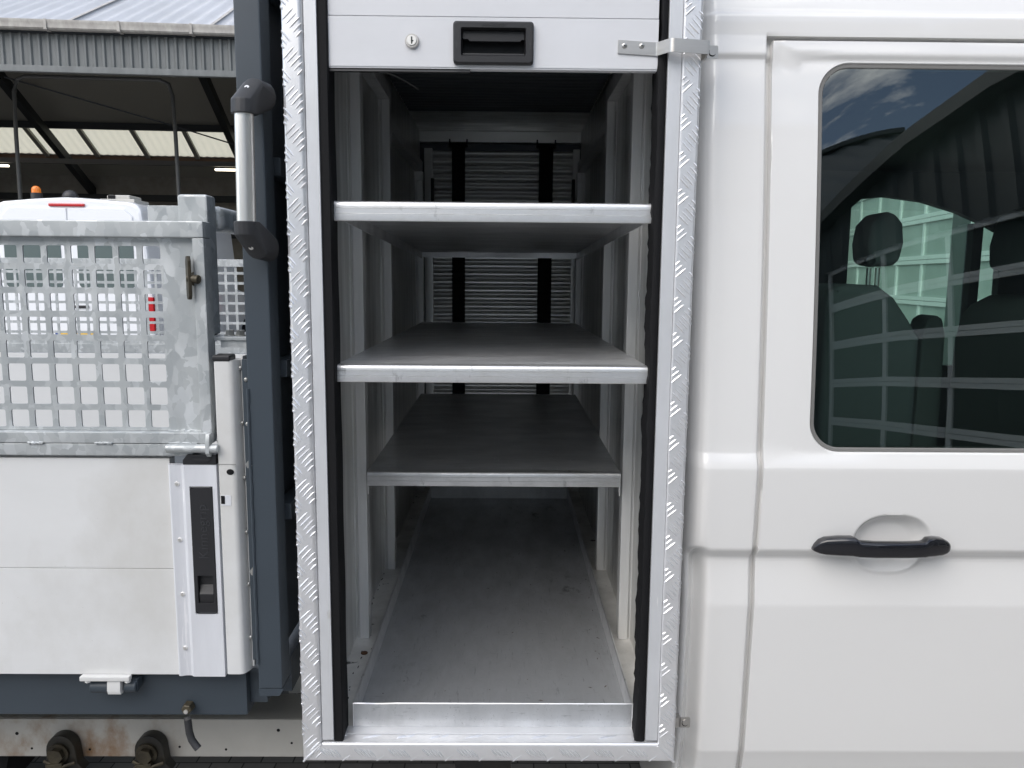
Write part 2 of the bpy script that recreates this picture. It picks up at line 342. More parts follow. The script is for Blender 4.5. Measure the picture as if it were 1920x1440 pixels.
def side_trim(left):
    mb = MB()
    if left: prof = [(0, .075), (0, .008), (.0008, .0045), (.0025, .002), (.006, 0), (.030, 0), (.034, .0012), (.037, .004), (.0395, .010), (.0395, .03)]
    else: prof = [(.0, .075), (0, .007), (.0008, .004), (.002, .0018), (.005, 0), (.031, 0), (.033, .0008), (.0345, .003), (.035, .006), (.035, .03)]
    X = (lambda u: LX+u) if left else (lambda u: RX-u)
    lo = [(X(u), y, ZB+u) for u, y in prof]; hi = [(X(u), y, ZT) for u, y in prof]; mid = [(X(u), y, 1.4) for u, y in prof]
    mb.grid([lo, mid, hi])
    f = lambda u, v, h: (X(u), .0002-h, v)
    P = .0655; k = 0; z = .56
    s = 1 if left else -1
    while z < ZT-.04:
        if left:
            for i in range(5):      # rising bars, stepping down and inwards
                tread(mb.bm, (.0130+.0061*i, z+.023-.0070*i), RAD(46), .033, f, (.001, .0385))
            for i in range(3):
                tread(mb.bm, (.0088-.003*i, z+.0515-.009*i), RAD(-50), .027-.009*i, f, (.0006, .034))
        else:
            for i in range(5):      # falling bars on the outer side (u runs inwards from the outer edge)
                tread(mb.bm, (.0227-.0062*i, z+.0064*i), RAD(45), .033, f, (.0008, .034))
            for i in range(3):      # rising bars at the inner side
                tread(mb.bm, (.0255+.006*i, z+.0345+.0065*i), RAD(-41), .030, f, (.001, .0345))
        # treads rolled over the outer flange edge
        for i in range(3):
            tread(mb.bm, (.0, z+(.038+.0115*i if left else .008+.0085*i)), RAD(50), .008, lambda u, v, h: (X(-h*1.3+.0003), .005+u*.6, v), None, .0042, .0008)
        z += P
    o = build('edge_trim', mb, 'checker', cab, norm=False, angle=28); return o
side_trim(True); side_trim(False)
def bottom_trim():
    mb = MB()
    prof = [(ZB, .06), (ZB, .008), (ZB+.001, .004), (ZB+.004, .0008), (ZB+.007, 0), (ZB+.033, 0), (ZB+.037, .0012), (ZB+.0392, .004), (.5752, .010), (.5765, .026), (.579, .030), (.5795, .056)]
    rows = []
    for z, y in prof:
        u = min(max(z-ZB, 0), .0395)
        rows.append([(LX+u, y, z), ((LX+RX)/2, y, z), (RX-min(u, .035), y, z)])
    mb.grid(rows)
    f = lambda u, v, h: (v, .0002-h, ZB+u); g = lambda u, v, h: (v, .012+u, .5758+h)
    x = LX+.055; i = 0
    while x < RX-.05:
        for k in range(5): tread(mb.bm, (.021-.0006*k, x-.014+.0075*k), RAD(140), .030-.002*abs(k-2), f, (.004, .037), .0046, .0024)
        for k in range(2): tread(mb.bm, (.007+.004*k, x+.030+.006*k), RAD(50), .016, f, (.001, .03), .0036, .0008)
        for k in range(3): tread(mb.bm, (.010+.002*k, x+.004+.011*k), RAD(62), .026, g, (0, .040), .0046, .0024)
        for k in range(2): tread(mb.bm, (.028, x+.038+.012*k), RAD(125), .022, g, (.002, .040), .0046, .0024)
        x += .0685
    # weld ridges on the mitred corners
    mb.tube([(LX+.002, -.0008, ZB+.002), (LX+.020, -.0012, ZB+.020), (LX+.039, .001, ZB+.039)], .0022, 6)
    mb.tube([(RX-.002, -.0008, ZB+.002), (RX-.018, -.0012, ZB+.018), (RX-.035, .001, ZB+.036)], .0028, 6)
    build('edge_trim', mb, 'checker', cab, norm=False, angle=28)
bottom_trim()
build('edge_trim', MB().box(LX+.04, RX-.036, 0, .05, ZT-.04, ZT, .003), 'checker', cab)
build('guide_rail', MB().box(-.3592, -.3365, .004, .06, .580, ZT-.045, .0012), 'rail', cab)
build('guide_rail', MB().box(.2895, .3137, .004, .06, .580, ZT-.045, .0012), 'rail', cab)
mb = MB()
rows = []
for i in range(60):
    z = .572+i*(ZT-.62)/59; jx = .0006*math.sin(i*.7)
    rows.append([(-.3362, .06, z), (-.3362, .0085, z), (-.334, .0075, z), (-.3205, .0075, z), (-.3185+jx, .010, z), (-.3185+jx, .06, z)])
mb.grid(rows); mb.face([rows[0][k] for k in range(6)]); build('rubber_seal', mb, 'rubber', cab)
mb = MB(); rows = []
for i in range(150):
    z = .558+i*(ZT-.61)/149
    j = random.uniform(-.0016, .0012)+.0012*math.sin(i*.35)+(.0035 if z < .60 else 0)-(.004 if 1.93 < z < 2.0 else 0)
    if z < .9: j += random.choice((0, 0, .0016, -.001))
    rows.append([(.2892, .06, z), (.2892, .014, z), (.2870, .009, z), (.2815+.3*j, .0080, z), (.2752-.6*j, .0088, z), (.2725-j, .012, z), (.2725-j, .06, z)])
mb.grid(rows); mb.face([rows[0][k] for k in range(7)]); mb.box(.268, .298, .001, .012, .556, .562, .001)
build('rubber_seal', mb, 'rubber', cab, angle=60)

# inner walls, floor, ceiling, posts
DEP = 2.08; WL, WR = -.3760, .3300; FZ = .578
build('side_wall', MB().box(WL-.004, WL, .05, DEP, FZ, 2.14), 'alu_wall', cab)
build('side_wall', MB().box(WR, WR+.004, .05, DEP, FZ, 2.14), 'alu_wall', cab)
mb = MB().box(WL-.002, WR+.002, .058, DEP, FZ-.008, FZ)
build('floor', mb, 'floor_alu', cab)
build('ceiling', MB().box(WL-.01, WR+.01, .03, DEP, 2.135, 2.145), 'alu_wall', cab)
outer = MB().box(LX+.003, LX+.006, .07, 2.12, ZB+.003, ZT); outer.box(RX-.006, RX-.003, .07, 2.12, ZB+.003, ZT)
outer.box(LX+.006, RX-.006, .07, 2.12, ZT-.004, ZT); outer.box(LX+.006, RX-.006, .07, 2.12, ZB+.003, ZB+.02)
build('outer_shell', outer, 'cab_paint', cab)
wr = random.Random(3)
for y, top in ((.45, 2.13), (.93, 2.02), (1.86, 1.90)):
    for sgn in (-1, 1):
        xi, xo = (-.3420, WL) if sgn < 0 else (.2980, WR)
        mb = MB(); a, b = sorted((xi, xi+sgn*.025)); mb.box(a, b, y, y+.04, FZ, top, .003)
        a, b = sorted((xi+sgn*.026, xo)); mb.box(a, b, y+.006, y+.036, FZ, top)
        p = build('post', mb, 'alu_post', cab)
        wb = MB(); pts = []; rad = []
        z = FZ+.004
        while z < top-.01:
            pts.append((xo-sgn*.0045+wr.uniform(-.0007, .0007), y+.006, z)); rad.append(wr.choice((.0012, .0016, .0014, .003)) if wr.random() < .3 else .0014); z += .022
        wb.tube(pts, .0016, 6, radii=rad); build('weld_bead', wb, 'alu_wall', p)
for sgn in (-1, 1):
    a, b = sorted(((-.3420, WL) if sgn < 0 else (.2980, WR)))
    build('top_rail', MB().box(a, b, .492, .93, 2.02, 2.06, .003).box(a, b, .972, 1.86, 1.935, 1.975, .003).box(a, b, .93, .97, 2.0202, 2.06).box(a, b, 1.86, 1.90, 1.9002, 1.935), 'alu_post', cab)

# shelves: sheet, then a rounded extruded lip along the front
def shelf(x0, x1, yf, yb, zf, zb, lip, back=.022):
    mb = MB(); th = .003; r = .006
    P = [(yf+.012, zf-lip), (yf+.001, zf-lip), (yf, zf-lip+.002), (yf, zf-lip*.66), (yf+.0012, zf-lip*.64), (yf, zf-lip*.62), (yf, zf-lip*.37),
         (yf+.0012, zf-lip*.35), (yf, zf-lip*.33), (yf, zf-r), (yf+r*.3, zf-r*.3), (yf+r, zf), (yf+.030, zf)]
    rows = [[(x, y, z) for y, z in P] for x in (x0, x1)]; mb.grid(rows)
    mb.grid([[(x, y, z) for y, z in ((yf+.030, zf-.002), (yf+.012, zf-.004), (yf+.012, zf-lip))] for x in (x0, x1)])
    for x in (x0, x1): mb.face([(x, y, z) for y, z in P]+[(x, yf+.030, zf-.004), (x, yf+.012, zf-.004)])
    sh = MB(); a = yf+.0302; k = lambda y: zf+(zb-zf)*(y-yf)/(yb-yf)
    v = [(x, y, k(y)+dz) for dz in (-.0005, -th) for y in (a, yb) for x in (x0+.001, x1-.001)]
    q = [sh.bm.verts.new(p) for p in v]
    for f in ((0, 1, 3, 2), (4, 6, 7, 5), (0, 4, 5, 1), (2, 3, 7, 6), (0, 2, 6, 4), (1, 5, 7, 3)): sh.bm.faces.new([q[i] for i in f])
    for x, sg in ((x0, 1), (x1, -1)):       # folded side flanges and the back flange
        w0, w1 = sorted((x+sg*.001, x+sg*.003))
        m = MB(); m.prism([(a, k(a)-th), (yb, zb-th), (yb, zb-back-.006), (a, k(a)-back-.006)], YZ, w0, w1); me = bpy.data.meshes.new('t'); m.bm.to_mesh(me); sh.bm.from_mesh(me)
    sh.box(x0+.004, x1-.004, yb-.003, yb, zb-back, zb-th)
    for x in (x0+.0012, x1-.0012): sh.cyl((x-.002, yf+.045, zf-.022), (x+.002, yf+.045, zf-.022), .006, 10)
    s = build('shelf', sh, 'alu_shelf', cab); build('front_lip', mb, 'alu_lip', s, angle=50); return s
shelf(-.3238, .2812, .030, 1.61, 1.6405, 1.6010, .0365)
shelf(-.3230, .2780, .030, 1.60, 1.3345, 1.3290, .0335)
shelf(-.3337, .2880, .410, 1.64, 1.0290, 1.0400, .0355)
build('shelf_bracket', MB().prism([(.412, .993), (.45, .993), (.412, .972)], YZ, -.3330, -.3305), 'alu_post', cab)
build('shelf_bracket', MB().prism([(.412, .993), (.45, .993), (.412, .970)], YZ, .2850, .2875), 'alu_post', cab)

# far shutter, seen from inside: interlocking curved slats, two webbing straps, guides and header
rs = build('rear_shutter', MB().box(-.355, -.3195, DEP-.03, DEP+.02, FZ, 2.06, .002).box(.2955, .325, DEP-.03, DEP+.02, FZ, 2.06, .002), 'slat', cab)
def slat_mesh():
    mb = MB(); rows = []
    for x in (-.3194, .2954):
        rows.append([(x, 0+y, z*1.09) for y, z in ((.010, 0), (.002, .0015), (-.007, .006), (-.012, .013), (-.011, .019), (-.006, .0245), (.003, .0265), (.016, .0270), (.016, .0325), (.013, .033), (.013, 0))])
    mb.grid(rows); return mb
first = None; z = FZ+.004
while z < 2.035:
    if first is None: first = build('slat', slat_mesh(), 'slat', rs, angle=60); first.location = (0, DEP, z)
    else: like(first, 'slat', rs, (0, DEP, z))
    z += .0361
mbs = [(-.235, -.178), (.1465, .2080)]
for a, b in mbs:
    s = MB().box(a, b, DEP-.022, DEP-.016, FZ, 2.066, .001); s.box(a-.012, b+.012, DEP-.028, DEP-.010, 2.066, 2.084, .002)
    for x in (a-.009, b+.009): s.box(x-.003, x+.003, DEP-.026, DEP-.014, 2.082, 2.100, .001)
    build('strap', s, 'strap', rs)
build('header', MB().box(WL, WR, DEP-.02, DEP+.02, 2.088, 2.1345, .002), 'slat', rs)
build('light_stop', MB().box(LX+.007, RX-.007, DEP+.024, DEP+.03, ZB+.021, ZT-.005), 'shaded_slat', cab)  # panel added behind the far shutter to stop light leaking in
build('slotted_strip', MB().box(-.3194, .2954, DEP-.004, DEP+.004, 2.045, 2.080, .001), 'shaded_slat', rs)
build('bracket', MB().box(-.325, -.312, DEP-.05, DEP-.03, 1.82, 1.93, .002), 'plastic', rs)
build('bracket', MB().box(.290, .303, DEP-.05, DEP-.03, 1.82, 1.93, .002), 'plastic', rs)

# near roller shutter, pushed up: bottom bar with grip and lock, next panel above, curtain running back under the roof
sy = .014
gx0, gx1, gz0, gz1 = -.0948, .0485, 1.879, 1.9522
bar = MB()
for a, b, c, d in ((-.3185, -.085, 1.8755, 1.9607), (.0385, .2725, 1.8755, 1.9607), (-.085, .0385, 1.8755, 1.888), (-.085, .0385, 1.944, 1.9607)):
    bar.box(a, b, sy, sy+.018, c, d)
bar.box(-.3185, .2725, sy+.0015, sy+.018, 1.8728, 1.8757)
rsh = build('roller_shutter', bar, 'shutter', cab)
build('slat', MB().box(-.3185, .2725, sy+.001, sy+.014, 1.9622, 2.06, .0008), 'shutter', rsh)
build('slat', MB().box(-.3185, .2725, sy+.001, sy+.014, 2.0612, 2.11, .0008), 'shutter', rsh)
cs = MB(); rows = []
for x in (WL+.03, WR-.03): rows.append([(x, y, z) for y, z in ((0, .004), (.002, -.001), (.010, -.005), (.024, -.005), (.032, -.001), (.036, .003), (.040, .003), (.040, .008), (0, .008))])
cs.grid(rows); first = build('slat', cs, 'shaded_slat', rsh, angle=60); first.location = (0, .06, 2.085)
for k in range(1, 34): like(first, 'slat', rsh, (0, .06+k*.041, 2.085+.0003*k))
# grip: moulded frame, recess and tilting flap
O = rrect(gx0, gx1, gz0, gz1, .006, 4); I1 = rrect(-.0812, .0350, 1.8925, 1.9408, .003, 4); I2 = rrect(-.0790, .0328, 1.8945, 1.9388, .003, 4)
g = MB(); R4 = []
def ring(P, y): return [(u, y, v) for u, v in P]
OB = rrect(gx0+.003, gx1-.003, gz0+.003, gz1-.003, .005, 4)
g.grid([ring(O, sy), ring(O, sy-.007), ring(OB, sy-.0105), ring(I1, sy-.0105), ring(I2, sy-.005), ring(I2, sy+.03)], close=True)
g.face(ring(I2, sy+.03)); grip = build('grip_handle', g, 'plastic', rsh, angle=30)
fl = MB().prism([(-.0785, 1.9383), (.0323, 1.9383), (.0323, 1.9235), (.0275, 1.9235), (.0250, 1.9205), (-.0660, 1.9205), (-.0690, 1.9240), (-.0785, 1.9240)], XZ, sy+.002, sy+.008, .0008)
fl.box(-.0785, .0323, sy-.002, sy+.029, 1.8948, 1.8990, .001)
build('flap', fl, 'plastic', grip)
text_mesh('Alu-Shutter', .0088, .0006, 'plastic_grey', grip, Matrix.Translation((-.0225, sy-.0108, 1.9462)) @ FACE)
for x in (-.0885, .0425):
    ar = MB().prism([(x-.0025, 1.912), (x, 1.9185), (x+.0025, 1.912), (x+.0012, 1.912), (x+.0012, 1.905), (x-.0012, 1.905), (x-.0012, 1.912)], XZ, sy-.0112, sy-.0104)
    build('arrow_mark', ar, 'plastic_grey', grip)
lk = MB().cyl((-.1685, sy, 1.9185), (-.1685, sy-.006, 1.9185), .0128, 28, .0118, bev=.0008)
lock = build('lock', lk, 'steel', rsh)
build('lock_barrel', MB().cyl((-.1685, sy-.005, 1.9185), (-.1685, sy-.0085, 1.9185), .0088, 24, bev=.0006), 'tube', lock)
build('keyhole', MB().box(-.1697, -.1673, sy-.009, sy-.0082, 1.9125, 1.9245).box(-.1697, -.1655, sy-.009, sy-.0082, 1.9165, 1.9185), 'plastic', lock)
ss = MB(); ss.grid([[(x, sy+.004+.004*0, 1.8725) for x in (-.3185, -.2, -.0650)], [(x, sy+.003, 1.8678) for x in (-.3185, -.2, -.0650)], [(x, sy+.012, 1.8672) for x in (-.3185, -.2, -.0650)], [(x, sy+.013, 1.8725) for x in (-.3185, -.2, -.0650)]], close=False)
build('seal_strip', ss, 'plastic_grey', rsh)
build('loose_wire', MB().tube([(-.30, .03, 1.8705), (-.235, .032, 1.8705), (-.218, .036, 1.870), (-.205, .050, 1.868), (-.188, .085, 1.866), (-.170, .125, 1.862)], .0013, 6), 'pipe', rsh)
# retaining strap bent out over the frame, and its tab
pl = [(.2000, sy-.0005), (.268, sy-.0005), (.2705, sy-.003), (.287, -.016), (.291, -.0185), (.295, -.019), (.352, -.019), (.356, -.0185)]
def ribbon(pl, z0, z1, th, rise=0.0):
    mb = MB(); rows = []
    for s, zz in ((0, z1), (-1, z1), (-1, z0), (0, z0)): rows.append([(x, y+s*th, zz+rise*(x-pl[0][0])) for x, y in pl])
    mb.grid(rows+[rows[0]]); mb.face([r[0] for r in rows]); mb.face([r[-1] for r in rows]); return mb
st = build('retaining_strap', ribbon(pl, 1.9015, 1.9245, .0022, -.055), 'steel', rsh, angle=40)
for x in (.2115, .2425):
    s = build('screw', MB().ball((x, sy-.0022, 1.9145), .0052, 1, .55, 1), 'zinc', st)
    build('socket', MB().cyl((x, sy-.0046, 1.9145), (x, sy-.0054, 1.9145), .0017, 6), 'plastic', st)
def tab(z0, z1, y, x0):
    mb = MB().prism(rrect(x0, x0+.022, z0, z1, .003, 3), XZ, y, y+.002)
    mb.box(.3492, x0+.002, y-.0, y+.018, z0+.001, z1-.001)
    t = build('hasp_tab', mb, 'steel', cab)
    build('pin', MB().cyl((x0+.012, y-.0012, (z0+z1)/2), (x0+.012, y+.001, (z0+z1)/2), .0062, 18), 'steel', t)
    build('hole', MB().cyl((x0+.0112, y-.0006, (z0+z1)/2-.0015), (x0+.0112, y-.0002, (z0+z1)/2-.0015), .0066, 18), 'rubber', t)
tab(1.899, 1.9215, .028, .3625); tab(.5965, .6185, .024, .3615)
build('strap_return', MB().box(.3535, .3560, -.0195, .034, 1.8928, 1.9155, .0008), 'steel', st)

# loose tray standing on the cabinet floor
tray = thing('drip_tray', (-.017, .75, FZ), 'long shallow stained aluminium tray lying on the cabinet floor under the lowest shelf', 'tray')
TY0, TY1, tx0, tx1, tz = .052, 1.74, -.3065, .2700, .6305
build('tray_base', MB().box(tx0+.002, tx1-.002, TY0+.002, TY1-.002, FZ+.001, FZ+.0035), 'alu_tray', tray)
mb = MB()
def dent(x): return .004*math.exp(-((x+.255)/.022)**2)
xs = [tx0+(tx1-tx0)*i/60 for i in range(61)]
mb.grid([[(x, TY0+(.0025 if k == 0 else 0)+dent(x)*f, z) for x in xs] for k, (z, f) in enumerate(((FZ+.0005, 0), (FZ+.006, 0), (FZ+.028, .3), (tz-dent(0), 1))) ] if False else
        [[(x, TY0+(.002 if z < FZ+.003 else 0)+dent(x)*f*1.4, z-(dent(x) if f == 1 else 0)) for x in xs] for z, f in ((FZ+.0005, 0), (FZ+.006, 0), (FZ+.028, .4), (tz, 1))])
mb.grid([[(x, TY0+.0016+dent(x)*f*1.4, z-(dent(x) if f == 1 else 0)) for x in xs] for z, f in ((tz, 1), (FZ+.028, .4), (FZ+.003, 0))])
mb.grid([[(x, TY0+q+dent(x)*1.4, tz-dent(x)) for x in xs] for q in (0, .0016)])
build('front_flange', mb, 'alu_tray', tray)
for x, s in ((tx0, 1), (tx1, -1)):
    a, b = sorted((x, x+s*.0018)); build('side_flange', MB().prism([(TY0+.002, FZ+.001), (TY1, FZ+.001), (TY1, tz), (TY0+.002, tz)], YZ, a, b), 'alu_shelf', tray)
rim = MB()
rim.tube([(x, TY0+.0008+dent(x)*1.4, tz-dent(x)+.0004) for x in xs], .0016, 6)
for x in (tx0+.0009, tx1-.0009): rim.tube([(x, TY0, tz+.0004), (x, TY1, tz+.0004)], .0024, 6)
for x in (tx0, tx1): rim.tube([(x, TY0, FZ+.001), (x, TY0, tz)], .0013, 6)
build('bright_rim', rim, 'alu_lip', tray)  # tubes of brighter metal added as the tray edges' highlight
build('back_flange', MB().box(tx0+.002, tx1-.002, TY1-.002, TY1, FZ+.0036, tz), 'alu_tray', tray)
# rusty washer and litter
wz = FZ
wsh = build('washer', MB().cyl((-.341, .372, FZ), (-.341, .372, FZ+.003), .0085, 18, bev=.0008), 'rust')
wsh.location = (0, 0, 0); tag(wsh, 'small round rusty washer lying on the cabinet floor left of the tray', 'washer')
mb = MB(); rl = random.Random(11)
for i in range(46):
    x, y = rl.uniform(tx0+.02, tx1-.02), rl.uniform(.1, 1.3); a = rl.uniform(0, 6.28); ln = rl.choice((.0015, .002, .003, .006)); wd = rl.uniform(.0006, .0016)
    if rl.random() < .35: x = tx1-rl.uniform(.006, .05); y = rl.uniform(.3, .9)
    c, s = math.cos(a), math.sin(a); zz = FZ+.0042
    mb.hull([(x+c*ln, y+s*ln, zz), (x-c*ln, y-s*ln, zz), (x-s*wd, y+c*wd, zz+.0008), (x+s*wd, y-c*wd, zz+.0006), (x, y, zz+.0018)])
lt = build('debris', mb, 'leaf'); lt['kind'] = 'stuff'; tag(lt, 'dark specks of dry leaf and grit scattered in the aluminium tray', 'debris')
mb = MB()
for i in range(22):
    x, y = rl.uniform(-.350, -.318), rl.uniform(.14, .40)
    if i > 8: x, y = -.372+rl.uniform(-.002, .002), rl.uniform(.62, .92)
    mb.hull([(x+rl.uniform(-.0018, .0018), y+rl.uniform(-.007, .007), FZ+.0004+rl.uniform(0, .0012)) for _ in range(7)])
sm = build('debris', mb, 'rubber'); sm['kind'] = 'stuff'; tag(sm, 'black crumbs of old sealant on the cabinet floor beside the left wall', 'debris')

# ------------------------------------------------------------------ crew cab and chassis
truck = thing('crew_cab_truck', (.2, .9, 0), 'white crew cab truck with black door handle and tinted rear side window', 'truck')
def zwin(z):
    t = (z-1.1687)/.745; return .034+.0315*t+.0325*t*t
PROF = [(.25, .125), (.40, .085), (.50, .060), (.5200, .0548), (.5240, .0530), (.53, .0524), (.60, .0485), (.70, .0440), (.80, .0395), (.8460, .0375), (.8512, .0370), (.857, .0376),
        (.90, .0420), (.93, .0450), (.9420, .0462), (.9480, .0462), (.9530, .0445), (.9600, .0385), (.9660, .0330), (.9700, .0305), (.9735, .0296), (.978, .0292), (1.00, .0280), (1.05, .0255),
        (1.10, .0235), (1.1300, .0226), (1.1345, .0225), (1.1385, .0229), (1.145, .0250), (1.152, .0276), (1.158, .0299), (1.164, .0322), (1.1687, .034)]
z = 1.19
while z < 1.905: PROF.append((z, zwin(z))); z += .02
PROF += [(1.9060, .0972), (1.9110, .0980), (1.9160, .0985), (1.9180, .0984), (1.9210, .0968), (1.9240, .0950), (1.9262, .0943), (1.930, .0942), (1.9450, .0965), (1.9500, .0974), (1.9600, .0990),
         (1.9640, .0990), (1.9700, .0993), (1.985, .1000), (1.9950, .1005), (1.9985, .1012), (2.0010, .1030), (2.0035, .1060), (2.007, .1085), (2.015, .112), (2.05, .122), (2.12, .150), (2.22, .215), (2.32, .33), (2.37, .45), (2.40, .65), (2.41, .95)]
P = lambda z: lerp(PROF, z)
ZS = [p[0] for p in PROF]
GX0, GX1, GZ0, GZ1 = .4955, .5065, 1.9515, 1.9600       # the shut line round the door
mb = MB()
def corner(dx, z):
    """depth of the rear corner behind the side surface; dx = distance in front of the cab's rear edge"""
    up = lerp([(0, .30), (.003, .11), (.008, .055), (.014, .028), (.021, .013), (.029, .0045), (.036, .0012), (.044, 0), (.2, 0)], dx)
    lo = lerp([(0, .30), (.004, .10), (.009, .040), (.013, .028), (.018, .026), (.023, .034), (.029, .046), (.035, .042), (.041, .022), (.046, .008), (.052, .0015), (.06, 0), (.2, 0)], dx)
    t = min(max((z-.935)/.05, 0), 1); t = t*t*(3-2*t); return lo+(up-lo)*t
CX = [.3600+d for d in (0, .003, .006, .009, .0115, .014, .018, .021, .024, .027, .030, .033, .036, .039, .042, .045, .049, .053, .060, .075, .100, .125)]
CXg = CX+[GX0-.0035, GX0-.0012, GX0]
nq = len(CXg)
XR = CXg+[.52, .6, .75, .95, 1.2, 1.45, 1.62]
rows = []
for z in ZS:
    r = []
    for i, x in enumerate(XR):
        y = P(z)+corner(x-.36, z)
        if i < nq and z <= GZ1+.0001:
            y += {nq-2: .0010, nq-1: .0040}.get(i, 0)
        r.append((x, y, z))
    rows.append(r)
V = [[mb.bm.verts.new(p) for p in r] for r in rows]
for i in range(len(V)-1):
    for k in range(len(XR)-1):
        if XR[k] >= GX0-.0001 and ZS[i+1] <= GZ1+.0001: continue
        mb.bm.faces.new((V[i][k], V[i][k+1], V[i+1][k+1], V[i+1][k]))
iz = [i for i, z in enumerate(ZS) if z <= GZ1+.0001]
mb.grid([[(GX0, P(ZS[i])+.004, ZS[i]) for i in iz], [(GX0+.0005, P(ZS[i])+.03, ZS[i]) for i in iz]])
mb.grid([[(x, P(GZ1)+.0001, GZ1) for x in XR[nq-1:]], [(x, P(GZ1)+.03, GZ1-.0005) for x in XR[nq-1:]]])
bmesh.ops.remove_doubles(mb.bm, verts=mb.bm.verts, dist=.00005)
mb.box(1.60, 2.75, .06, .075, .25, 1.95); mb.box(2.72, 2.75, .075, 1.95, .25, 1.95); mb.box(1.60, 2.75, .2, 1.95, 1.95, 2.2)  # unseen windowless front, closed so no daylight enters the cab
build('cab_body', mb, 'cab_paint', truck, angle=50)
# shut-line backing (the painted jamb behind the gap)
mb = MB()
mb.grid([[(GX0-.004, P(z)+.020, z) for z in ZS if z < 1.965], [(GX1+.010, P(z)+.020, z) for z in ZS if z < 1.965]])
mb.grid([[(x, P(1.955)+.024, GZ0-.008) for x in (GX0, 1.62)], [(x, P(1.955)+.024, GZ1+.008) for x in (GX0, 1.62)]])
build('door_jamb', mb, 'cab_paint', truck)

# rear door: window surround in rings, lower skin with a scooped handle recess
WX0, WX1, WZ0, WZ1, WR_ = .5975, 1.36, 1.1690, 1.9110, .058
DX1 = 1.50
def outline(x0, x1, z0, z1, r, n=10, m=14):
    Pn = []
    for k in range(n): t = k/n; Pn.append(('s', x0+r+(x1-x0-2*r)*t, z0, 0, -1))
    for k in range(m): a = RAD(-90+90*k/m); Pn.append(('a', x1-r, z0+r, math.cos(a), math.sin(a)))
    for k in range(n): t = k/n; Pn.append(('s', x1, z0+r+(z1-z0-2*r)*t, 1, 0))
    for k in range(m): a = RAD(0+90*k/m); Pn.append(('a', x1-r, z1-r, math.cos(a), math.sin(a)))
    for k in range(n): t = k/n; Pn.append(('s', x1-r-(x1-x0-2*r)*t, z1, 0, 1))
    for k in range(m): a = RAD(90+90*k/m); Pn.append(('a', x0+r, z1-r, math.cos(a), math.sin(a)))
    for k in range(n): t = k/n; Pn.append(('s', x0, z1-r-(z1-z0-2*r)*t, -1, 0))
    for k in range(m): a = RAD(180+90*k/m); Pn.append(('a', x0+r, z0+r, math.cos(a), math.sin(a)))
    return Pn
OUT = outline(WX0, WX1, WZ0, WZ1, WR_)
BX0, BX1, BZ0, BZ1 = GX1, DX1, 1.1385, GZ0
def inner(p, off=0.0):
    k, x, z, a, b = p
    return (x+a*off, z+b*off) if k == 's' else (x+a*(WR_+off), z+b*(WR_+off))
def outerp(p):
    k, x, z, a, b = p
    if k == 's': return (BX0 if a < 0 else BX1 if a > 0 else x, BZ0 if b < 0 else BZ1 if b > 0 else z)
    t = 1e9
    if a > 1e-6: t = min(t, (BX1-x)/a)
    if a < -1e-6: t = min(t, (BX0-x)/a)
    if b > 1e-6: t = min(t, (BZ1-z)/b)
    if b < -1e-6: t = min(t, (BZ0-z)/b)
    return (x+a*t, z+b*t)
OP = [outerp(p) for p in OUT]
for cx, cz in ((BX0, BZ0), (BX1, BZ0), (BX1, BZ1), (BX0, BZ1)):
    j = min(range(len(OP)), key=lambda i: (OP[i][0]-cx)**2+(OP[i][1]-cz)**2); OP[j] = (cx, cz)
mb = MB(); rows = []
TT = [0, .05, .10, .18, .25, .32, .38, .46, .60, .72, .80, .86, .92, .965, 1]
rows.append([(x, P(z)+.012, z) for x, z in (inner(p, -.0005) for p in OUT)])
rows.append([(x, P(z)+.003, z) for x, z in (inner(p, .0) for p in OUT)])
for t in TT:
    r = []
    for p, q in zip(OUT, OP):
        i0 = inner(p, .0022); x = i0[0]+(q[0]-i0[0])*t; z = i0[1]+(q[1]-i0[1])*t; r.append((x, P(z), z))
    rows.append(r)
mb.grid(rows, close=True)
HX, HZ, HA, HB = .7700, .9800, .0790, .0655
def scoop(x, z):
    u, v = abs((x-HX)/HA), abs((z-HZ)/HB); r = (u**2.4+v**2.4)**(1/2.4)
    if r >= 1: return 0
    t = min(1, (1-r)/.42); return .0255*(t*t*(3-2*t))**.62
xs = [GX1, GX1+.002, GX1+.005, .53, .56, .60, .64, .67]+[.685+i*.0026 for i in range(66)]+[.87, .92, 1.0, 1.2, 1.4, DX1]
zs = sorted(set([z for z in ZS if z <= 1.1386]+[.905+i*.0026 for i in range(60)]))
opx = sorted(q[0] for q in OP if abs(q[1]-BZ0) < 1e-6)
xs = sorted(opx+[x for x in xs if min(abs(x-q) for q in opx) > .0012])
zs2 = [zs[0]]
for z in zs[1:]:
    if z-zs2[-1] > .0006 or z in ZS: zs2.append(z)
lo = [[(x, max(P(z), P(z)*.0)+scoop(x, z) if scoop(x, z) == 0 else (P(z)*(1-min(1, scoop(x, z)/.01))+(.034)*min(1, scoop(x, z)/.01))+scoop(x, z)*.75, z) for x in xs] for z in zs2]
mb.grid(lo)
bmesh.ops.remove_doubles(mb.bm, verts=mb.bm.verts, dist=.0004)
edge = [(GX1, z) for z in ZS if z <= 1.1386]+[(GX1, BZ0+(BZ1-BZ0)*i/40) for i in range(1, 41)]
mb.grid([[(x, P(z), z) for x, z in edge], [(x-.0004, P(z)+.022, z) for x, z in edge]])
tp = [GX1+(DX1-GX1)*i/30 for i in range(31)]
mb.grid([[(x, P(GZ0), GZ0) for x in tp], [(x, P(GZ0)+.022, GZ0+.0003) for x in tp]])
bmesh.ops.remove_doubles(mb.bm, verts=mb.bm.verts, dist=.0003)
door = build('rear_door', mb, 'cab_paint', truck, angle=48)
mb = MB()
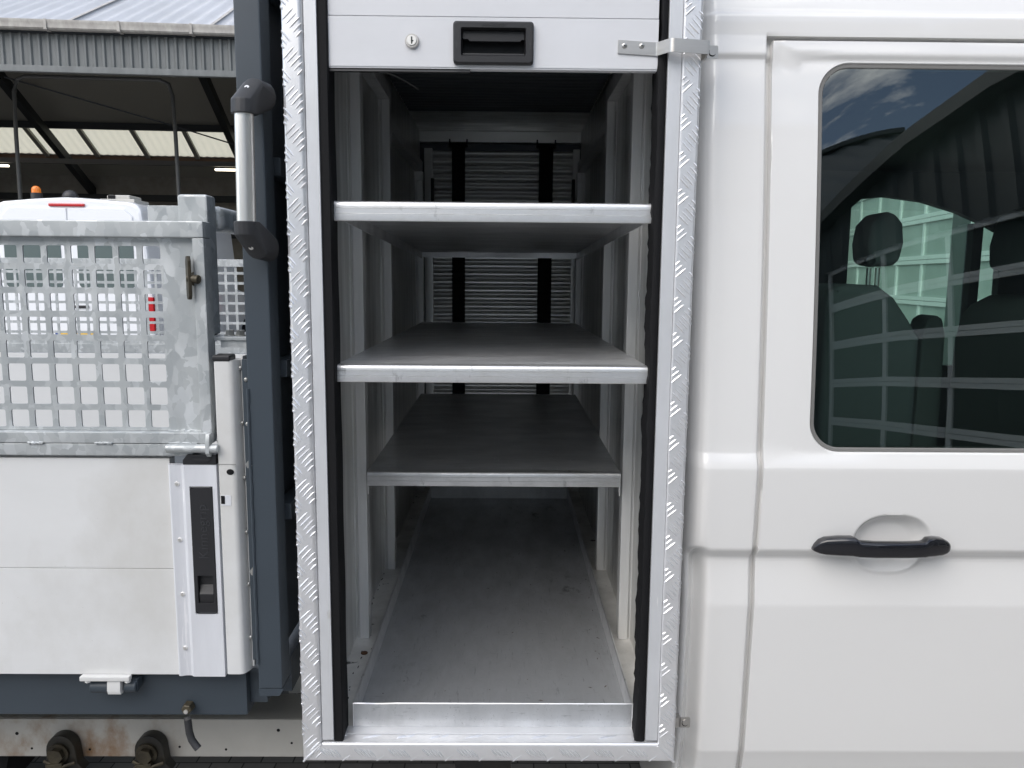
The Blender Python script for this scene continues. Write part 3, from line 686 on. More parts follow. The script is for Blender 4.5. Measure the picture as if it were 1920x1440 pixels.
mb.grid([[(x, P(z)+d, z) for x, z in (inner(p, o) for p in OUT)] for o, d in ((-.0002, .0035), (-.0015, .0022), (-.0065, .0030), (-.008, .0050), (-.008, .02))], close=True)
build('window_seal', mb, 'win_seal', door)
mb = MB(); GR = []
nx, nz = 40, 40
gx = lambda i: WX0+.004+(WX1-WX0-.008)*i/nx
gz = lambda j: WZ0+.004+(WZ1-WZ0-.008)*j/nz
def gy(x, z): return zwin(z)+.0055
mb.grid([[(gx(i), gy(gx(i), gz(j)), gz(j)) for i in range(nx+1)] for j in range(nz+1)])
glass = build('window_glass', mb, 'glass', door, norm=False, angle=180, wn=False)
gme = glass.data
if gme.polygons[0].normal.y > 0: gme.flip_normals()
def gn(v):      # the toughened pane is bowed and slightly twisted; its shading normals carry that small warp
    x, z = v.co.x, v.co.z; t = (z-WZ0)/.745; s_ = min(1, max(0, (z-WZ0)/.6))
    return Vector((0, -1, (.0315+.065*t)/.745+s_*.6*max(0, .80-x)**2)).normalized()
gme.normals_split_custom_set_from_vertices([gn(v) for v in gme.vertices])
# pull handle: lofted bar with pointed ends
HT = [(1531, 1029, 1033), (1535, 1022, 1037), (1542, 1015, 1041), (1552, 1011, 1044), (1575, 1009, 1046), (1598, 1009, 1047), (1604, 1011, 1048), (1611, 1017, 1049), (1640, 1019, 1050), (1660, 1019, 1050), (1700, 1019, 1050),
      (1728, 1018, 1049), (1735, 1016, 1049), (1741, 1011, 1048), (1756, 1009, 1047), (1772, 1010, 1045), (1783, 1014, 1041), (1789, 1018, 1036), (1792, 1022, 1030)]
sec = []
for a_, tp_, bt_ in HT:       # outline heights along the bar, in thousandths of its drawing
    t = (a_-1531)/261; x = .611+.272*t; yo = .020-.030*math.sin(math.pi*t)**.6
    zf = lambda q: 1.5-(1.5-(.9838-(q-1030)*.00102))*(1.45+yo)/1.45
    z1, z0 = zf(tp_), zf(bt_); cz = (z0+z1)/2; hz = (z1-z0)/2; dp = .004+.55*hz
    r = []
    for k_ in range(24):
        a = k_*math.tau/24; ca, sa = math.cos(a), math.sin(a); e = 2/3.6
        r.append((x, yo+dp-dp*math.copysign(abs(ca)**e, ca), cz+hz*math.copysign(abs(sa)**e, sa)))
    sec.append(r)
mb = MB(); mb.grid(sec, close=True); mb.face(sec[0]); mb.face(sec[-1])
mb.box(.628, .668, .012, .045, .974, .988, .004); mb.box(.836, .858, .014, .045, .974, .988, .004)
build('door_handle', mb, 'gloss_black', door, angle=60)

# dark interior with seats and far side glass
mb = MB()
mb.box(.39, .415, .14, 1.88, .55, 1.95); mb.box(.415, 2.70, .14, 1.88, .70, .72)
mb.prism([(.16, 1.945), (1.80, 1.945), (1.70, 2.02), (.9, 2.06), (.26, 2.02)], YZ, .42, 2.7)
mb.box(.42, 1.42, 1.80, 1.84, .72, 1.95); mb.box(1.42, 2.7, 1.80, 1.84, .72, 1.15); mb.box(2.68, 2.71, .14, 1.84, .72, 1.95)  # last box: unseen bulkhead added to keep light out of the cab
mb.prism([(1.42, 1.80), (1.46, 1.835), (1.56, 1.845), (1.72, 1.825), (1.86, 1.785), (1.98, 1.735), (2.05, 1.70), (2.06, 1.15), (2.7, 1.15), (2.7, 1.95), (1.42, 1.95)], XZ, 1.80, 1.84)
mb.box(1.93, 1.97, 1.795, 1.845, 1.15, 1.74)
build('cab_lining', mb, 'cab_dark', truck)
build('far_window', MB().face([(1.42, 1.838, 1.15), (2.06, 1.838, 1.15), (2.06, 1.838, 1.85), (1.42, 1.838, 1.85)]), 'glass_far', truck)
def seat(outl, hr, posts, y0, y1, yh0, yh1, label=None):
    s = build('seat', MB().prism(outl, XZ, y0, y1, .025, 3), 'seat', truck)
    h = build('headrest', MB().prism(hr, XZ, yh0, yh1, .018, 3), 'seat', s)
    m = MB()
    for x in posts: m.cyl((x, (yh0+yh1)/2-.06, hr[0][1]-.01), (x, (yh0+yh1)/2-.06, outl[2][1]-.02), .006, 10)
    build('headrest_post', m, 'tube', s)
    return s, h
k = .001336
def px(lst): return [((a-945)*k, 1.5-(b-524)*k*1.0) for a, b in lst]
s, h = seat([(.80, .80), (.802, 1.47), (.83, 1.495), (.93, 1.490), (.97, 1.462), (1.01, 1.408), (1.042, 1.36), (1.045, .80)],
            [(.957, 1.545), (.950, 1.60), (.957, 1.650), (.985, 1.682), (1.015, 1.678), (1.038, 1.65), (1.044, 1.60), (1.036, 1.55), (1.01, 1.537)], (.975, .952), .48, .98, .60, .72)
build('knob', MB().ball((.952, .595, 1.553), .014, 1, .5, 1), 'plastic_grey', s)
build('armrest', MB().prism([(u+.108, v) for u, v in [(1.18, .9), (1.188, 1.345), (1.200, 1.385), (1.225, 1.40), (1.25, 1.388), (1.262, 1.34), (1.268, .9)]], XZ, .95, 1.05, .012), 'seat', truck)
seat([(u+.235, v) for u, v in [(1.10, .80), (1.112, 1.33), (1.125, 1.40), (1.15, 1.435), (1.20, 1.462), (1.30, 1.470), (1.45, 1.465), (1.46, .80)]],
     [(u+.155, v) for u, v in [(1.205, 1.535), (1.200, 1.60), (1.215, 1.68), (1.26, 1.705), (1.36, 1.70), (1.39, 1.60), (1.37, 1.53), (1.29, 1.525)]], (1.41, 1.435), .44, .88, .56, .76)

# chassis: cranked beam with flange, drilled holes, spring brackets
ch = build('chassis_beam', MB().box(-3.0, .30, .350, .356, .316, .4155, .0015).box(-3.0, .30, .357, .47, .409, .4155, .001).box(-3.0, .3, .357, .42, .316, .321), 'chassis', truck)
build('chassis_upright', MB().box(-.56, .25, .470, .50, .416, .52, .002), 'chassis', truck)
for x, z, r in ((-1.1963, .3772, .0042), (-1.1626, .3375, .003), (-.7981, .3426, .003), (-.6838, .3358, .003), (-.5527, .3873, .0042), (-.5208, .3532, .003), (-1.02, .335, .003)):
    build('bolt_hole', MB().cyl((x, .3492, z), (x, .3497, z), r, 14), 'rubber', ch)
for x in (-1.0741, -.8596):
    mb = MB(); o = [(x-.036, .30), (x-.036, .352)]+[(x+.036*math.cos(RAD(180-k*18)), .352+.038*math.sin(RAD(180-k*18))) for k in range(1, 10)]+[(x+.036, .352), (x+.040, .318), (x+.055, .300)]
    mb.prism(o, XZ, .318, .349, .004)
    sb = build('spring_bracket', mb, 'greasy', truck)
    build('bolt', MB().cyl((x-.004, .322, .346), (x-.004, .300, .346), .0185, 6).cyl((x-.004, .322, .346), (x-.004, .312, .346), .026, 18), 'oily', sb)
    build('shackle', MB().prism([(x-.030, .325), (x+.012, .330), (x+.006, .19), (x-.034, .19)], XZ, .300, .312, .003).tube([(x-.036, .31, .33), (x, .302, .316), (x+.038, .31, .326)], .004, 6), 'oily', sb)
build('cross_member', MB().box(-.55, .25, .52, 1.2, .30, .40).box(-.10, .02, .10, .25, .10, .53), 'greasy', truck)
build('rear_axle', MB().cyl((-1.6, .3, .34), (-1.6, 1.6, .34), .06, 16).cyl((-1.6, .42, .34), (-1.6, .62, .34), .34, 28), 'rubber', truck)

# ------------------------------------------------------------------ tipper body beside the cabinet
tip = thing('tipper_body', (-1.5, 1.1, .58), 'white dropside tipper body with anthracite frame and a black embossed side latch', 'tipper body')
XE = -3.0
def board(y0, y1):
    d = build('dropside', MB().box(XE, -.6625, y0+.003, y1-.003, .690, 1.1405), 'drop_white', tip)
    for z0, z1 in (((.6885, .9147), (.9156, 1.1420)) if y0 < 1 else ((.6885, 1.1420),)):
        build('board', MB().box(XE, -.6600, y0, y1, z0, z1, .0012), 'drop_white', d)
    return d
near = board(.060, .086); far = board(2.150, 2.176)
build('board', MB().box(-.6598, -.52, 2.150, 2.176, .689, 1.1420, .001), 'drop_white', far)
# end profile with slot for the latch
ep = MB(); ex0, ex1, ez0, ez1 = -.6600, -.5645, .6905, 1.1325; lx0, lx1, lz0, lz1 = -.6185, -.5733, .8250, 1.0888
for a, b, c, d in ((-.6255, lx0, ez0, ez1), (lx1, ex1, ez0, ez1), (lx0, lx1, ez0, lz0), (lx0, lx1, lz1, ez1)): ep.box(a, b, .0485, .0598, c, d)
ep.grid([[(x, y, z) for x, y in ((-.6600, .0598), (-.6595, .052), (-.6570, .0505), (-.6545, .0505), (-.6450, .0535), (-.6345, .0535), (-.6300, .0500), (-.6275, .0485), (-.6255, .0485))] for z in (ez0, ez1)])
ep.grid([[(x, .0598, z), (x, .0520, z)] for x, z in ((-.66, ez1), (-.6255, ez1))])
prof_ = build('end_profile', ep, 'profile_alu', near, angle=30)
for z in (1.0926, .9781, .8647, .7501):
    build('rivet', MB().cyl((-.6445, .0535, z), (-.6445, .0505, z), .0052, 16, .0035).cyl((-.6445, .0506, z), (-.6445, .0500, z), .0012, 8), 'tube', near)
lt_ = MB(); lp = rrect(lx0+.0004, lx1-.0004, lz0+.0004, lz1-.0004, .006, 4)
cut = (-.6105, -.5800, .8490, .9060)
lt_.grid([[(u, .058, v) for u, v in lp], [(u, .0475, v) for u, v in lp], [(u, .0468, v) for u, v in rrect(lx0+.0016, lx1-.0016, lz0+.0016, lz1-.0016, .005, 4)]], close=True)
for a, b, c, d in ((lx0+.0016, lx1-.0016, cut[3], lz1-.004), (lx0+.0016, lx1-.0016, lz0+.004, cut[2]), (lx0+.0016, cut[0], cut[2], cut[3]), (cut[1], lx1-.0016, cut[2], cut[3])): lt_.box(a, b, .0466, .058, c, d)
lt_.box(cut[0]-.001, cut[1]+.001, .0585, .0596, cut[2], cut[3])
latch = build('latch_handle', lt_, 'plastic', near, angle=30)
build('latch_button', MB().prism([(.050, .849), (.0485, .866), (.052, .872), (.0565, .882), (.058, .884), (.058, .849)], YZ, cut[0]+.001, cut[1]-.001, .001), 'plastic', latch)
text_mesh('Kinnegrip', .0275, .0008, 'plastic_grey', latch, Matrix.Translation((-.5945, .0464, .995)) @ Matrix.Rotation(math.pi/2, 4, 'Y') @ Matrix.Rotation(-math.pi, 4, 'Y') @ Matrix.Rotation(0, 4, 'X') @ FACE if False else
          Matrix.Translation((-.5945, .0464, .997)) @ Matrix.Rotation(-math.pi/2, 4, 'Y') @ FACE, spacing=1.05)
cp_ = MB().prism([(-.6290, 1.1330), (-.6290, 1.1420), (-.6200, 1.1530), (-.5640, 1.1530), (-.5640, 1.1330)], XZ, .047, .090, .0015)
cp_.prism([(-.609, 1.1450), (-.602, 1.1380), (-.579, 1.1380), (-.572, 1.1450)], XZ, .0452, .047, .0008)
build('corner_cap', cp_, 'plastic', near)
# hinge under the dropside
hb = build('hinge', MB().box(-.8600, -.7590, .046, .0595, .6800, .6900, .002), 'drop_white', near)
build('hinge_leaf', MB().prism([(.050, .680), (.062, .680), (.064, .655), (.060, .648), (.050, .650), (.047, .660)], YZ, -.8060, -.7790, .001), 'drop_white', hb)
build('hinge_knuckle', MB().cyl((-.846, .068, .6590), (-.808, .068, .6590), .0135, 18, bev=.001), 'anthracite', hb)
build('hinge_knuckle', MB().cyl((-.777, .068, .6600), (-.752, .068, .6600), .0135, 18, bev=.002).box(-.772, -.750, .062, .088, .651, .674, .004), 'anthracite', hb)
for x in (-.846, -.765): build('hinge_bolt', MB().cyl((x, .053, .680), (x, .053, .676), .006, 6), 'drop_white', hb)
# corner post of the dropside
cpx = MB(); out = [(-.5622, .10), (-.5622, .055), (-.5600, .0510), (-.5570, .0500), (-.5350, .0500), (-.5290, .0515), (-.5250, .0555), (-.5200, .066), (-.5165, .078), (-.5155, .10)]
cpx.grid([[(x, y, z) for x, y in out] for z in (.6950, 1.338)]); cpx.face([(x, y, 1.338) for x, y in out]); cpx.face([(x, y, .6950) for x, y in out])
cpx.box(-.517, -.5125, .074, .100, .700, 1.345, .001)
post = build('corner_post', cpx, 'drop_white', tip, angle=40)
build('post_seam', MB().box(-.5625, -.5255, .0494, .0500, 1.1330, 1.1338), 'win_seal', post)
hole = MB().ball((-.5375, .0496, 1.1180), .0075, 1, .12, .8); build('drain_hole', hole, 'rubber', post)
build('strike_notch', MB().box(-.5580, -.5380, .0492, .0500, 1.0500, 1.0705), 'profile_alu', post)
build('strike_slot', MB().box(-.5575, -.5500, .0486, .0492, 1.0535, 1.0700), 'rubber', post)
for z in (1.3218, 1.2125, 1.1011, .9886, .8795, .765):
    build('rivet', MB().ball((-.5170, .0705, z), .0042, 1, .8, 1, 10, 6), 'zinc', post)
build('post_cap', MB().box(-.5640, -.5290, .048, .085, 1.336, 1.349, .004), 'plastic', post)
build('top_plate', MB().box(-.60, -.507, .085, .150, 1.3745, 1.3815, .001).prism([(-.560, .09), (-.508, .09), (-.508, .13)], lambda u, v, d: (u, v, d), 1.36, 1.374), 'galv', post)
for x in (-.5500, -.5290): build('bolt', MB().cyl((x, .115, 1.3815), (x, .115, 1.393), .0085, 6).cyl((x, .115, 1.3815), (x, .115, 1.3838), .0115, 14), 'zinc', post)
# headboard frame
hp = MB(); zt = 2.35
hp.box(-.4975, -.4487, .048, .108, .664, zt, .004).prism([(-.4975, .664), (-.4487, .664), (-.4487, .660), (-.4560, .648), (-.4975, .648)], XZ, .050, .106)
hpo = build('headboard_post', hp, 'anthracite', tip)
build('headboard_post', MB().box(-.4975, -.4487, 2.09, 2.15, .664, zt, .004), 'anthracite', tip)
hb_ = MB().box(-.4870, -.4760, .109, 2.089, .70, 2.30, .002)
hdb = build('headboard', hb_, 'anthracite', tip)
for z in (1.30, 1.00, 1.70, 2.05): build('rib', MB().box(-.4758, -.4420, .13, 2.088, z-.004, z+.032, .003), 'anthracite', hdb)
mp_ = MB().box(-.5115, -.4980, .062, .068, .720, 1.340, .001)
mpl = build('mounting_plate', mp_, 'anthracite', tip)
mb = MB(); mb.tube([(-.4965+random.uniform(-.0006, .0006), .047, .72+i*.012) for i in range(48)], .003, 6, radii=[random.uniform(.0022, .0036) for _ in range(48)]); build('weld_bead', mb, 'anthracite', mpl)
for z in (1.300, 1.212): build('rivet', MB().ball((-.5040, .061, z), .0042, 1, .5, 1, 10, 6), 'zinc', mpl)
for z in (1.132, .9118): build('bolt', MB().cyl((-.5005, .061, z), (-.4985, .046, z), .0052, 6).cyl((-.5005, .061, z), (-.5000, .054, z), .0085, 6), 'zinc', mpl)
# base rail, floor, tie hook
br_ = MB().prism([(XE, .5815), (-.5360, .5815), (-.5360, .6800), (XE, .6800)], XZ, .090, .150, .003)
br_.box(XE, -.46, .155, 2.10, .600, .680); br_.box(-.5355, -.50, .110, .150, .60, .68)
brl = build('base_rail', br_, 'anthracite', tip)
build('load_floor', MB().box(XE, -.50, .088, 2.149, .681, .688), 'anthracite', tip)
hk = build('tie_hook', MB().tube([(-.6505, .060, .592), (-.6500, .062, .575), (-.6490, .062, .560), (-.6440, .060, .545), (-.6350, .057, .534), (-.6290, .055, .528)], .0075, 12), 'plastic_grey', tip)
build('nut', MB().cyl((-.6570, .090, .6040), (-.6570, .070, .6040), .0125, 6, .0110, bev=.002), 'oily', hk)
build('nut_washer', MB().cyl((-.6570, .070, .6015), (-.6570, .0675, .6015), .0046, 14).cyl((-.657, .0674, .6015), (-.657, .0670, .6015), .0022, 10), 'tube', hk)
# grab handle
gh = build('grab_handle', MB().cyl((-.4615, -.022, 1.800), (-.4645, -.022, 1.580), .0165, 32), 'tube', tip)
def bracket(up):
    s = 1 if up else -1; zc = 1.795 if up else 1.585; cx = -.4612 if up else -.4640
    pts = []
    for k in range(16):
        a = k*math.tau/16; pts.append((cx+.0225*math.cos(a), -.022+.0225*math.sin(a), zc-s*.012))
    for k in range(16):
        a = k*math.tau/16; pts.append((cx+.0225*math.cos(a), -.020+.0225*math.sin(a), zc+s*.012))
    for k in range(12):
        a = k*math.tau/12; pts.append((cx+.012+.018*math.cos(a), -.004, zc+s*(.040+.014*math.sin(a))))
    for k in range(12):
        a = k*math.tau/12; pts.append((cx+.018+.020*math.cos(a), .0475, zc+s*(.032+.026*math.sin(a))))
    b = build('bracket', MB().hull(pts, .003, 2), 'plastic_grey', gh, angle=40)
    fc = Vector((cx+.004, -.0165 if up else -.0165, zc+s*.037)); nrm = Vector((-.10, -.80, s*.6)).normalized()
    p = Vector((cx+.006, -.0165, zc+s*.031))
    build('screw_recess', MB().cyl(p+nrm*.0045, p-nrm*.004, .0085, 18), 'rubber', gh)
    build('screw', MB().cyl(p+nrm*.0062, p, .0050, 14, bev=.001), 'tube', gh)
bracket(True); bracket(False)

# ------------------------------------------------------------------ galvanised mesh extensions on the dropsides
def perforated(cx0, nx, cz0, nz, pitch, hole, r, bx0, bx1, bz0, bz1, y0, y1):
    bm = bmesh.new(); h = hole/2; p = pitch/2; m = h-r
    def cell(cx, cz, y, flip):
        H, B = [], []
        for sx, sz in ((1, 1), (-1, 1), (-1, -1), (1, -1)):
            c = (sx*m, sz*m); arc = [(c[0]+sx*r, c[1]), (c[0]+sx*r*.7071, c[1]+sz*r*.7071), (c[0], c[1]+sz*r)]; bd = [(sx*p, sz*m), (sx*p, sz*p), (sx*m, sz*p)]
            if sx*sz < 0: arc.reverse(); bd.reverse()
            H += arc; B += bd
        hv = [bm.verts.new((cx+a, y, cz+b)) for a, b in H]; bv = [bm.verts.new((cx+a, y, cz+b)) for a, b in B]
        for i in range(12):
            j = (i+1) % 12; q = (hv[i], hv[j], bv[j], bv[i]); bm.faces.new(q if flip else q[::-1])
        return hv
    for i in range(nx):
        for j in range(nz):
            cx, cz = cx0+i*pitch, cz0+j*pitch
            a = cell(cx, cz, y0, False); b = cell(cx, cz, y1, True)
            for t in range(12): u = (t+1) % 12; bm.faces.new((a[t], a[u], b[u], b[t]))
    gx0_, gx1_, gz0_, gz1_ = cx0-p, cx0+(nx-1)*pitch+p, cz0-p, cz0+(nz-1)*pitch+p
    mb = MB(); mb.bm.free(); mb.bm = bm
    for a, b, c, d in ((bx0, gx0_, bz0, bz1), (gx1_, bx1, bz0, bz1), (gx0_, gx1_, bz0, gz0_), (gx0_, gx1_, gz1_, bz1)):
        if b-a > .001 and d-c > .001: mb.box(a, b, y0, y1, c, d)
    bmesh.ops.remove_doubles(bm, verts=bm.verts, dist=.00004)
    return mb
cage = thing('mesh_side_extension', (-1.5, .07, 1.17), 'near galvanised perforated mesh panel with latch standing on the white dropside', 'mesh panel', 'mesh extensions on the dropsides')
PT = .0456; c0 = -.6785
nxx = 40
build('mesh_sheet', perforated(c0-(nxx-1)*PT, nxx, 1.2195, 8, PT, .0342, .0032, c0-nxx*PT, -.592, 1.1965, 1.5720, .070, .0732), 'galv', cage)
build('top_rail', MB().box(c0-nxx*PT, -.5710, .052, .092, 1.5712, 1.6025, .003), 'galv', cage)
build('side_rail', MB().box(-.5935, -.5710, .0535, .092, 1.174, 1.5710, .0025), 'galv', cage)
build('bottom_rail', MB().box(c0-nxx*PT, -.5800, .050, .092, 1.1740, 1.1960, .002), 'galv', cage)
build('bottom_rail', MB().box(c0-nxx*PT, -.6100, .052, .094, 1.1485, 1.1735, .003), 'galv', cage)
wb = MB(); rr_ = random.Random(5)
for x0_, x1_, z in ((-.655, -.60, 1.1745), (-.80, -.765, 1.1742), (-.93, -.90, 1.1740), (-.662, -.598, 1.1962)):
    n = 14; wb.tube([(x0_+(x1_-x0_)*i/n, .0505+(.018 if z > 1.19 else 0), z+rr_.uniform(-.0008, .0008)) for i in range(n+1)], .003, 6, radii=[rr_.uniform(.0016, .0038) for _ in range(n+1)])
build('weld_bead', wb, 'galv', cage)
build('hinge_pin', MB().cyl((-.6570, .043, 1.1665), (-.5565, .043, 1.1665), .0085, 16, bev=.001), 'galv', cage)
hh = MB().prism([(.034, 1.158), (.034, 1.180), (.040, 1.196), (.052, 1.196), (.052, 1.150), (.042, 1.150)], YZ, -.5790, -.5710, .001)
hh.prism([(.060, 1.178), (.075, 1.215), (.090, 1.215), (.078, 1.160)], YZ, -.5660, -.5620, .001); build('hinge_ear', hh, 'galv', cage)
lh = MB().hull([(-.6010+math.cos(RAD(58))*u-math.sin(RAD(58))*v*.5, .050-math.sin(RAD(58))*u-math.cos(RAD(58))*v*.5, z) for u in (-.012, .012) for v in (-.0065, .0065) for z in (1.462, 1.528)]+
     [(-.6010+math.cos(RAD(58))*u-math.sin(RAD(58))*v*.5, .050-math.sin(RAD(58))*u-math.cos(RAD(58))*v*.5, z) for u in (-.006, .006) for v in (-.0065, .0065) for z in (1.455, 1.537)], .0012)
lat = build('latch', lh, 'oily', cage)
build('latch_pin', MB().cyl((-.6020, .050, 1.4950), (-.5800, .046, 1.4930), .0085, 14, bev=.001).ball((-.5955, .068, 1.494), .014, 1, .4, 1), 'oily', lat)
gp = MB().box(-.6425, -.5830, .112, .160, 1.3815, 1.6580, .006, 2); gp.box(-.7050, -.6420, .122, .130, 1.600, 1.6365, .001)
build('stanchion', gp, 'galv', cage)
build('cross_tube', MB().box(-.606, -.5700, .1605, 2.14, 1.590, 1.640, .014, 3), 'galv', cage)
cage2 = thing('mesh_side_extension', (-2.3, 2.15, 1.16), 'far galvanised perforated mesh panel on the opposite dropside, seen through the near one', 'mesh panel', 'mesh extensions on the dropsides')
c1 = -1.2080+.0; n2 = 52
build('mesh_sheet', perforated(c1-.0, 1, 1.2, 1, PT, .034, .003, c1, c1, 1, 1, 2.15, 2.153) if False else perforated(c1-(n2-1)*PT, n2, 1.2165, 8, PT, .0342, .003, c1-n2*PT, -1.180, 1.1760, 1.5740, 2.155, 2.158), 'galv', cage2)
build('top_rail', MB().box(c1-n2*PT, -1.180, 2.149, 2.154, 1.5420, 1.5750, .001), 'galv', cage2)
build('bottom_rail', MB().box(c1-n2*PT, -1.19, 2.149, 2.154, 1.1450, 1.186, .001), 'galv', cage2)

# ------------------------------------------------------------------ vans behind
def van(loc, rz, paint, label, wd=2.20, ht=2.56, ln=5.4, beacon=True):
    t = thing('panel_van', loc, label, 'van', None, rz)
    hw = wd/2
    def sect(y, k, dz=0):
        pts = [(-hw*k, .35), (-hw*k*1.0, 1.0), (-hw*k*.985, 1.3), (-hw*k*.945, 1.9), (-hw*k*.915, 2.25)]
        for a in range(0, 91, 15): pts.append((-(hw*.905-.17)*k-.17*k*math.cos(RAD(a)), 2.36+dz+.14*math.sin(RAD(a))))
        pts += [(-hw*.4*k, ht-.025+dz), (0, ht+dz)]
        pts += [(-x, z) for x, z in pts[-2::-1]]
        return [(x, y, z) for x, z in pts]
    mb = MB(); rows = [sect(.06, .965, -.03), sect(.02, .975, -.02), sect(0, .95, -.05)][::-1]
    rows = [sect(0, .955, -.04), sect(.015, .985, -.012), sect(.06, 1, 0), sect(ln*.72, 1, 0)]
    mb.grid(rows); mb.face(rows[0]); mb.face(rows[-1])
    mb.hull([(s*hw*.95, ln*.72, .35) for s in (-1, 1)]+[(s*hw*.95, ln, .35) for s in (-1, 1)]+[(s*hw*.9, ln, 1.05) for s in (-1, 1)]+[(s*hw*.95, ln*.72, 1.3) for s in (-1, 1)], .05)
    build('body', mb, paint, t, True, angle=40)
    for s in (-1, 1):
        a, b = sorted((s*.012, s*hw*.88))
        tl, tr = (a+(.10 if s < 0 else 0), b-(.10 if s > 0 else 0))
        pts = [(a, .62), (b, .62), (b-(.03 if s > 0 else 0), 1.5), (tr, 2.30), (tr-(.10 if s > 0 else 0), 2.405), (tl+(.10 if s < 0 else 0), 2.405), (tl, 2.30), (a+(.03 if s < 0 else 0), 1.5)]
        d = build('rear_door', MB().prism(pts, XZ, -.022, .02, .006), paint, t, True)
        build('crease', MB().box(a+.10, b-.14, -.0235, -.0215, 2.155, 2.165), 'win_seal', d, True)
        wx0, wx1 = (a+.10, b-.10)
        build('window', MB().prism(rrect(wx0, wx1, 1.32, 1.99, .06, 4), XZ, -.030, -.0215), 'van_glass', d, True)
        build('tail_light', MB().prism(rrect(min(s*hw*.895, s*hw*1.0), max(s*hw*.895, s*hw*1.0), .72, 1.20, .02, 3), XZ, -.03, .03, .006), 'lamp_red', t, True)
    build('door_handle', MB().box(.03, .22, -.045, -.022, 1.04, 1.08, .008), 'plastic', t, True)
    build('brake_light', MB().box(-.24, .24, -.03, .03, 2.425, 2.468, .012), 'lamp_red', t, True)
    build('bumper', MB().box(-hw*.98, hw*.98, -.10, .05, .34, .60, .03), 'plastic', t, True)
    pl = build('number_plate', MB().box(-.26, .26, -.034, -.022, .60, .71, .003), 'plate', t, True)
    build('plate_band', MB().box(-.26, -.215, -.036, -.034, .60, .71), 'plate_blue', pl, True)
    for s in (-1, 1):
        for y in (1.1, ln-.9):
            w_ = build('wheel', MB().cyl((s*hw*.78, y, .34), (s*hw*.985, y, .34), .34, 28, bev=.03), 'rubber', t, True)
            build('rim', MB().cyl((s*hw*.985, y, .34), (s*hw*.995, y, .34), .20, 20), 'zinc', w_, True)
    if beacon:
        bc = build('beacon', MB().cyl((-.56, .30, ht-.03), (-.56, .30, ht+.07), .075, 20), 'plastic', t, True)
        build('beacon_lens', MB().cyl((-.56, .30, ht+.068), (-.56, .30, ht+.12), .062, 20, .060).ball((-.56, .30, ht+.12), .060, 1, 1, .85), 'lamp_amber', bc, True)
        build('roof_camera', MB().ball((.0, .10, ht), .11, 1, .8, .9), 'plastic', t, True)
        rv = build('roof_vent', MB().box(.40, .72, .3, .7, ht-.03, ht+.06, .02).box(.32, .80, .25, .75, ht-.05, ht, .01), 'chassis', t, True)
        build('vent_opening', MB().box(.42, .52, .292, .302, ht, ht+.055), 'rubber', rv, True)
    return t
van((-6.00, 9.5, 0), RAD(2), 'van_paint', 'white panel van seen from behind with amber beacon and red tail lights')
van((-4.75, 16.8, 0), RAD(0), 'shaded_beige_van', 'drab van parked deep in the dark hall beyond the white van', beacon=False)

# ------------------------------------------------------------------ workshop hall (open bay) behind the truck
hall = thing('workshop_hall', (0, 11.6, 0), 'open workshop hall with grey corrugated fascia, gutter and yellowed skylights', 'building', None, RAD(4))
EZ, SL, RY, BY = 5.30, .50, 9.0, 18.2; HX0, HX1 = -24.0, 5.0
def zr(y): return EZ+SL*y if y <= RY else EZ+SL*RY-SL*(y-RY)
def wave(x0, x1, pitch, amp, per=6):
    n = int((x1-x0)/pitch*per); return [(x0+(x1-x0)*i/n, amp*math.cos(math.tau*i/per)) for i in range(n+1)]
WV = wave(HX0, HX1, .265, .028)
mb = MB(); mb.grid([[(x, y, zr(y)+h) for x, h in WV] for y in (-.16, 3, 6, RY)])
build('roof', mb, 'roof_sheet', hall, True, angle=60)
for k in range(14):     # sheet joints on the front slope
    x = HX0+1.06*2*k+.3
    if x < HX1: build('roof_joint', MB().prism([(x, -.17), (x+.05, -.17), (x+.05, RY), (x, RY)], lambda u, v, d: (u, v, zr(v)+.035+d), 0, .006), 'gutter', hall, True)
S0, S1 = 15.35, 17.0
mb = MB()
for a, b in ((RY, S0), (S1, BY+.2)): mb.grid([[(x, y, zr(y)) for x in (HX0, HX1)] for y in (a, b)])
build('roof', mb, 'hall_roof', hall, True)
x = HX0; k = 0
first = None
while x < HX1-1.5:
    w1 = MB().grid([]) if False else None
    m_ = MB(); n = 24
    m_.grid([[(x+.03+1.60*i/n, y, zr(y)+.012*math.cos(i*math.tau/4)) for i in range(n+1)] for y in (S0, S1)])
    build('skylight_sheet', m_, 'skylight', hall, True, angle=80)
    build('skylight_bar', MB().prism([(S0, zr(S0)-.10), (S1, zr(S1)-.10), (S1, zr(S1)+.02), (S0, zr(S0)+.02)], YZ, x-.12, x+.03), 'hall_roof', hall, True)
    x += 1.75
for y, z, mat, h in ((S0-.12, zr(S0)-.14, 'hall_dark', .22), (S1+.12, zr(S1)-.10, 'brown_beam', .30), (6.0, zr(6)-.2, 'hall_dark', .2), (3.0, zr(3)-.2, 'hall_dark', .2)):
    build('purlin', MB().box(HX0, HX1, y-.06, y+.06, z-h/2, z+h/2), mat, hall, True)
for xx in (-20.4, -14.3, -8.3, -2.3, 3.6):
    build('rafter', MB().prism([(RY-.2, zr(RY)-.55), (BY, zr(BY)-.45), (BY, zr(BY)-.75), (RY-.2, zr(RY)-.90)], YZ, xx-.11, xx+.11), 'hall_dark', hall, True)
    build('rafter', MB().prism([(.3, zr(.3)-.35), (RY-.2, zr(RY)-.55), (RY-.2, zr(RY)-.9), (.3, zr(.3)-.65)], YZ, xx-.11, xx+.11), 'hall_dark', hall, True)
build('back_wall', MB().box(HX0, HX1, BY, BY+.2, 0, zr(BY)+.1), 'hall_wall', hall, True)
